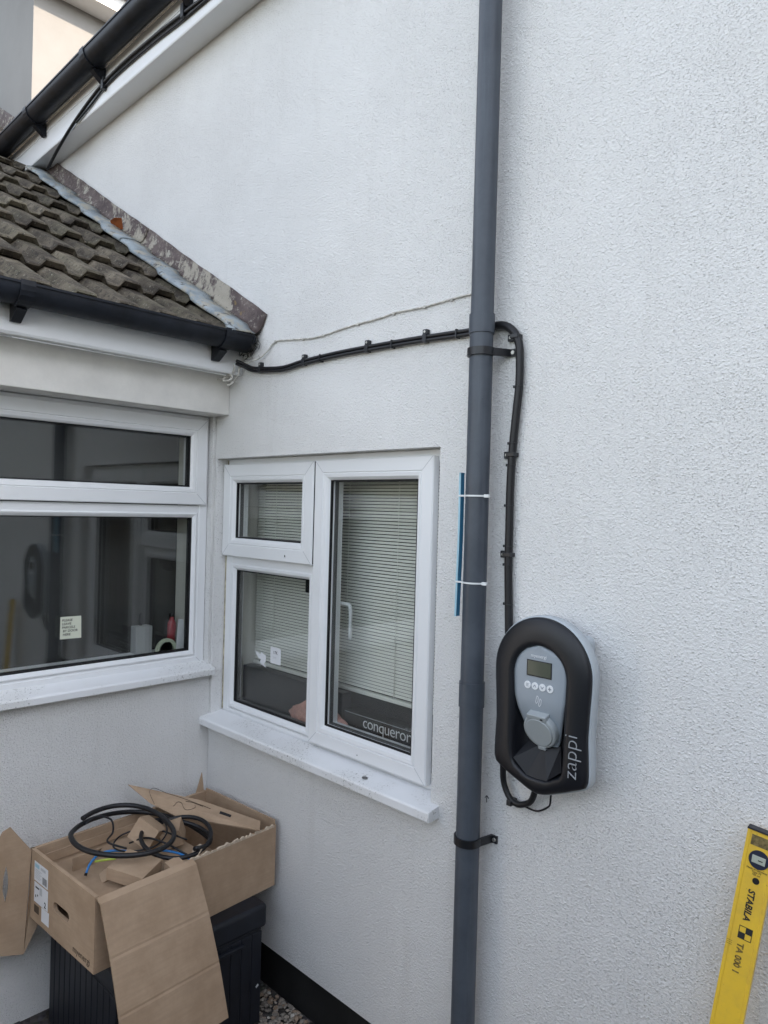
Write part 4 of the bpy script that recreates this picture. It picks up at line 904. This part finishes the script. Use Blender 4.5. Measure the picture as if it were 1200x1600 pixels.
MB().tube([(.24,-.42,.70),(.30,-.38,.72),(.38,-.40,.705),(.42,-.47,.69),(.38,-.55,.685),(.30,-.56,.68),(.26,-.50,.69),(.33,-.43,.71),(.45,-.36,.69)],.003,8).build('thin_cable', M_CABLE, co)
MB().tube([(.30,-.50,.67),(.36,-.47,.70),(.44,-.44,.70),(.52,-.40,.675)],.0035,8).build('thin_cable', M_CABLE, co)
for nm,pts,mt,lab in (('blue_wire',[(.345,-.672,.640),(.330,-.652,.660),(.312,-.615,.672),(.318,-.570,.672),(.36,-.52,.668)],'b','blue wire with a bare black tip lying on the carton tray'),
                      ('blue_wire',[(.40,-.470,.668),(.435,-.440,.672),(.490,-.415,.674),(.535,-.400,.668)],'b','blue wire running under the coil to the torn carton edge'),
                      ('green_wire',[(.312,-.628,.652),(.335,-.600,.657),(.355,-.575,.660)],'g','short yellow green wire beside the blue wire in the carton')):
    mt_ = bpy.data.materials.get('wire_'+mt) or (mat('wire_b',(.03,.20,.52),.4,.5) if mt=='b' else mat('wire_g',(.45,.55,.08),.4,.5))
    o = MB().tube(pts,.0042,8).build(nm,mt_,base=pts[0]); tag(o,lab,'wire')
    if 'tip' in lab: MB().tube([(.3475,-.676,.634),(.345,-.672,.640)],.005,8,0).build('tip',M_GASKET,o)

# ------------------------------------------------------------------ things seen through the blind window
box('inner_sill',(-.05,.122,1.000),(1.40,.70,1.012),M_DESK,house)
m = MB(); m.box((.005,.1195,1.0125),(.020,.255,2.08)); m.box((1.262,.1195,1.0125),(1.275,.255,2.08)); m.build('inner_reveal', M_REVEAL, house)
bl = thing('venetian_blind', (.65,.215,1.15), 'cream venetian blind hanging behind the right hand window panes', 'blind')
BYY = .215; SP = .0124
me = MB().prism([(-.615,-.0041,-.0028),(-.615,0,.0006),(-.615,.0041,.0029),(-.615,.0041,.0034),(-.615,0,.0012),(-.615,-.0041,-.0023)],(1.23,0,0)).build('slat', M_BLIND, bl, base=(0,0,0))
me.location = Vector((.642,BYY,1.195))-ORI[bl.name]; me.rotation_euler.x = -.62+1.12
for i in range(1,70):
    o = shared('slat', me.data, (.642,BYY+random.uniform(-.0006,.0006),1.195+i*SP), bl, ORI[bl.name]); o.rotation_euler.x = -.62+1.12+random.uniform(-.05,.05)
box('bottom_rail',(.027,BYY-.010,1.168),(1.257,BYY+.010,1.184),M_BLIND,bl,bevel=.003); box('head_rail',(.027,BYY-.014,2.055),(1.257,BYY+.014,2.078),M_BLIND,bl)
for x in (.17,.64,.905): MB().tube([(x,BYY-.0095,1.18),(x,BYY-.0095,2.06)],.0010,6,0).build('cord', M_BLIND, bl)
bb = thing('paper_box', (.95,.17,1.0125), 'flat black box with white conqueror lettering on the inner window sill', 'box')
box('body',(.718,.135,1.0125),(1.258,.203,1.118),M_BBOX,bb,bevel=.001)
MB().box((.722,.1335,1.1155),(1.256,.1348,1.1172)).build('edge_line', M_SILVER, bb)
text('lettering','conqueror',(.818,.1345,1.0760),(1,0,0),(0,0,1),.0595,M_WHITE,bb,.0003,bold=-.0004,spacing=.93)
text('lettering','conqueror',(1.215,.150,1.1182),(-1,0,0),(0,-1,0),.050,M_SILVER,bb,.0002,bold=-.0006,spacing=.93)
box('dark_case',(0.030,.150,1.0125),(.690,.195,1.170),M_DESK,None,bevel=.004,base=(.36,.17,1.0125)); tag(bpy.data.objects['dark_case'],'dark grey flat case on the inner sill behind the left pane','case')
m = MB(); rg = random.Random(9); R0 = []
for i in range(9):
    v = i/8; R0.append([Vector((.585+(.150+.03*math.sin(v*3))*(1.12-.25*v)*math.cos(t)*rg.uniform(.93,1.05), .124+.018*math.sin(t)*rg.uniform(.7,1.1), 1.0135+.112*v-.05*v*v*abs(math.cos(t))**2+rg.uniform(-.004,.004)*(0<i))) for t in arc(23,0,345)])
m.loft(R0,True,True,True,smooth=True); pb = m.build('plastic_bag', M_PINK, base=(.58,.122,1.0135)); tag(pb,'crumpled pink plastic bag inside the window behind the mullion','bag')
sn_ = thing('alarm_sensor',(.52,.13,1.55),'small black sensor at the top right of the lower left pane','sensor')
box('body',(.482,.122,1.538),(.560,.140,1.622),M_GASKET,sn_,bevel=.004); box('mount',(.565,.1195,1.56),(.585,.1222,1.60),M_GASKET,sn_)
# stickers on the lower left pane
m = MB(); m.box((.330,.0742,1.238),(.398,.0749,1.305)); s1 = m.build('sticker', M_PAPER, base=(.36,.0748,1.238)); tag(s1,'small white printed sticker on the lower left window pane','sticker')
text('lettering','17K',(.348,.0741,1.278),(1,0,0),(0,0,1),.018,M_INK,s1,.0001); text('lettering','7777',(.346,.0741,1.258),(1,0,0),(0,0,1),.012,M_SILVER,s1,.0001)
m = MB(); T = [(.222,1.272),(.262,1.262),(.268,1.272),(.300,1.262),(.298,1.235),(.285,1.228),(.303,1.212),(.270,1.222),(.258,1.228),(.266,1.242),(.245,1.246)]
m.prism([(x,.0749,z) for x,z in T],(0,-.0007,0)); tag(m.build('torn_sticker', M_PAPER, base=(.26,.0748,1.212)),'torn white sticker remnant beside the printed sticker on the pane','sticker')
# grey disc and grit on the sill
m = MB(); m.loft([[(.985+r*math.cos(t),-.012+r*math.sin(t)*.8,.9725+z) for t in arc(19,0,342)] for r,z in ((.011,.0002),(.011,.0028),(.007,.0030),(.006,.0016))],True,False,True); tag(m.build('washer', mat('dull_zinc',(.16,.16,.16),.5,.5,metal=.5), base=(.985,-.012,.9725)),'small grey metal disc lying on the white window sill','washer')

# ------------------------------------------------------------------ things in the extension window
nt_ = thing('paper_note',(-.046,-.583,1.356),'pale handwritten note stuck inside the wide left window','note')
MB().sheet([(-.0485,-.623,1.356),(-.0485,-.543,1.354),(-.0485,-.545,1.439),(-.0485,-.623,1.440)],.0006).build('paper', M_NOTE, nt_)
for i,tx in enumerate(('PLEASE','LEAVE','PARCELS','BY DOOR','HERE')): text('lettering',tx,(-.0478,-.617+(.004 if i>2 else 0),1.422-.0135*i),(0,1,0),(0,.05,1),.0125,M_INK,nt_,.0001,bold=.0002,shear=.1)
wb = thing('white_socket_box',(-.17,-.22,1.2325),'small white box on the inner sill of the left window','box')
box('body',(-.215,-.262,1.2325),(-.165,-.186,1.350),M_SPACER2,wb,bevel=.004); box('cable',(-.20,-.232,1.35),(-.19,-.222,1.40),M_GASKET,wb)
m = MB(); m.loft([[(-.150+.006*k,-.128+.050*math.cos(t)*r,1.238+.052*math.sin(t)*r) for t in arc(14,0,180)] for k,r in ((-1,1),(1,1),(1,.72),(-1,.72))],True,True,True,smooth=False); tag(m.build('dish', M_GREENW, base=(-.15,-.128,1.2325)),'pale green curved dish edge at the lower right of the left window','dish')
rb_ = thing('red_bottle',(-.175,-.085,1.2325),'dark red bottle standing in the corner of the left window','bottle')
m = MB(); m.loft([[(-.180+r*math.cos(t),-.088+r*math.sin(t),z) for t in arc(15,0,337)] for r,z in ((.018,1.2325),(.019,1.33),(.018,1.352),(.009,1.366),(.009,1.380))],True,True,True); m.build('body', M_RED, rb_)
m = MB(); m.loft([[(-.180+.0105*math.cos(t),-.088+.0105*math.sin(t),z) for t in arc(11,0,330)] for z in (1.378,1.394)],True,True,True); m.build('cap', M_GASKET, rb_)
m = MB(); m.sheet([(-.110,-.105,1.2325),(-.120,-.060,1.2325),(-.150,-.040,1.365),(-.150,-.074,1.370)],.002); tag(m.build('card', M_PAPER, base=(-.13,-.08,1.2325)),'white card leaning in the corner of the left window','card')

# ------------------------------------------------------------------ hedge across the yard (seen in the panes), set close to block low sky
def hedge(x0,x1,y0,y1,h,label,n,seed):
    t = thing('hedge',((x0+x1)/2,(y0+y1)/2,0),label,'hedge'); m = MB(); rg = random.Random(seed)
    for i in range(n):
        c = Vector((rg.uniform(x0,x1),rg.uniform(y0,y1),rg.uniform(.05,h)+rg.gauss(0,.06)))
        k = rg.random()
        if x1-x0 > y1-y0: c.y = y1 + abs(rg.gauss(0,.10)) if k < .75 else c.y; c.z = c.z if k < .75 else h+abs(rg.gauss(0,.08))
        else: c.x = x0 - abs(rg.gauss(0,.10)) if k < .75 else c.x; c.z = c.z if k < .75 else h+abs(rg.gauss(0,.08))
        a = Vector((rg.gauss(0,1),rg.gauss(0,1),rg.gauss(0,1))).normalized()*.07; b = a.orthogonal().normalized()*.035
        m.add([c-a,c+b,c+a,c-b],[(0,1,2,3)])
    m.build('foliage', M_HEDGE, t); box('core',(x0,y0,.02),(x1,y1,h),M_HEDGE,t)
hedge(-9,7.2,-5.2,-4.3,1.8,'clipped green hedge set close across the drive to block low sky, seen only in the window reflections',9000,4)

# ------------------------------------------------------------------ unseen house added to the right to block the bright low sky
nb = thing('sky_block_house',(9.5,-1,0),'pale brick house added out of view at right to block sky light','house')
M_SKY_BLOCK_BRICK = mat('sky_block_buff_brick',(.30,.24,.19),.85,.2,var=.2,vscale=12,dark=.8)
wall_open(-7,5,0,5.2,-2.2,-.8,1.0,2.2,lambda u,v,d:(9.3-d,u,v),.3).build('wall', M_SKY_BLOCK_BRICK, nb)
m = MB(); m.box((9.601,-7,.0),(14,5,5.2)); m.build('core', M_SKY_BLOCK_BRICK, nb)
m = MB(); m.prism([(8.9,-7.2,5.22),(11.8,-7.2,7.4),(14.6,-7.2,5.22)],(0,12.4,0)); m.build('roof', M_TILE, nb)
wf = MB(); wf.ring(lambda u,v,d:(9.36-d,u,v),-2.2,-.8,1.0,2.2,[(0,-.05),(0,0),(.06,0),(.06,-.05)]); wn = wf.build('window', M_UPVC, nb); box('pane',(9.38,-2.15,1.05),(9.384,-.85,2.15),M_GLASS,wn)
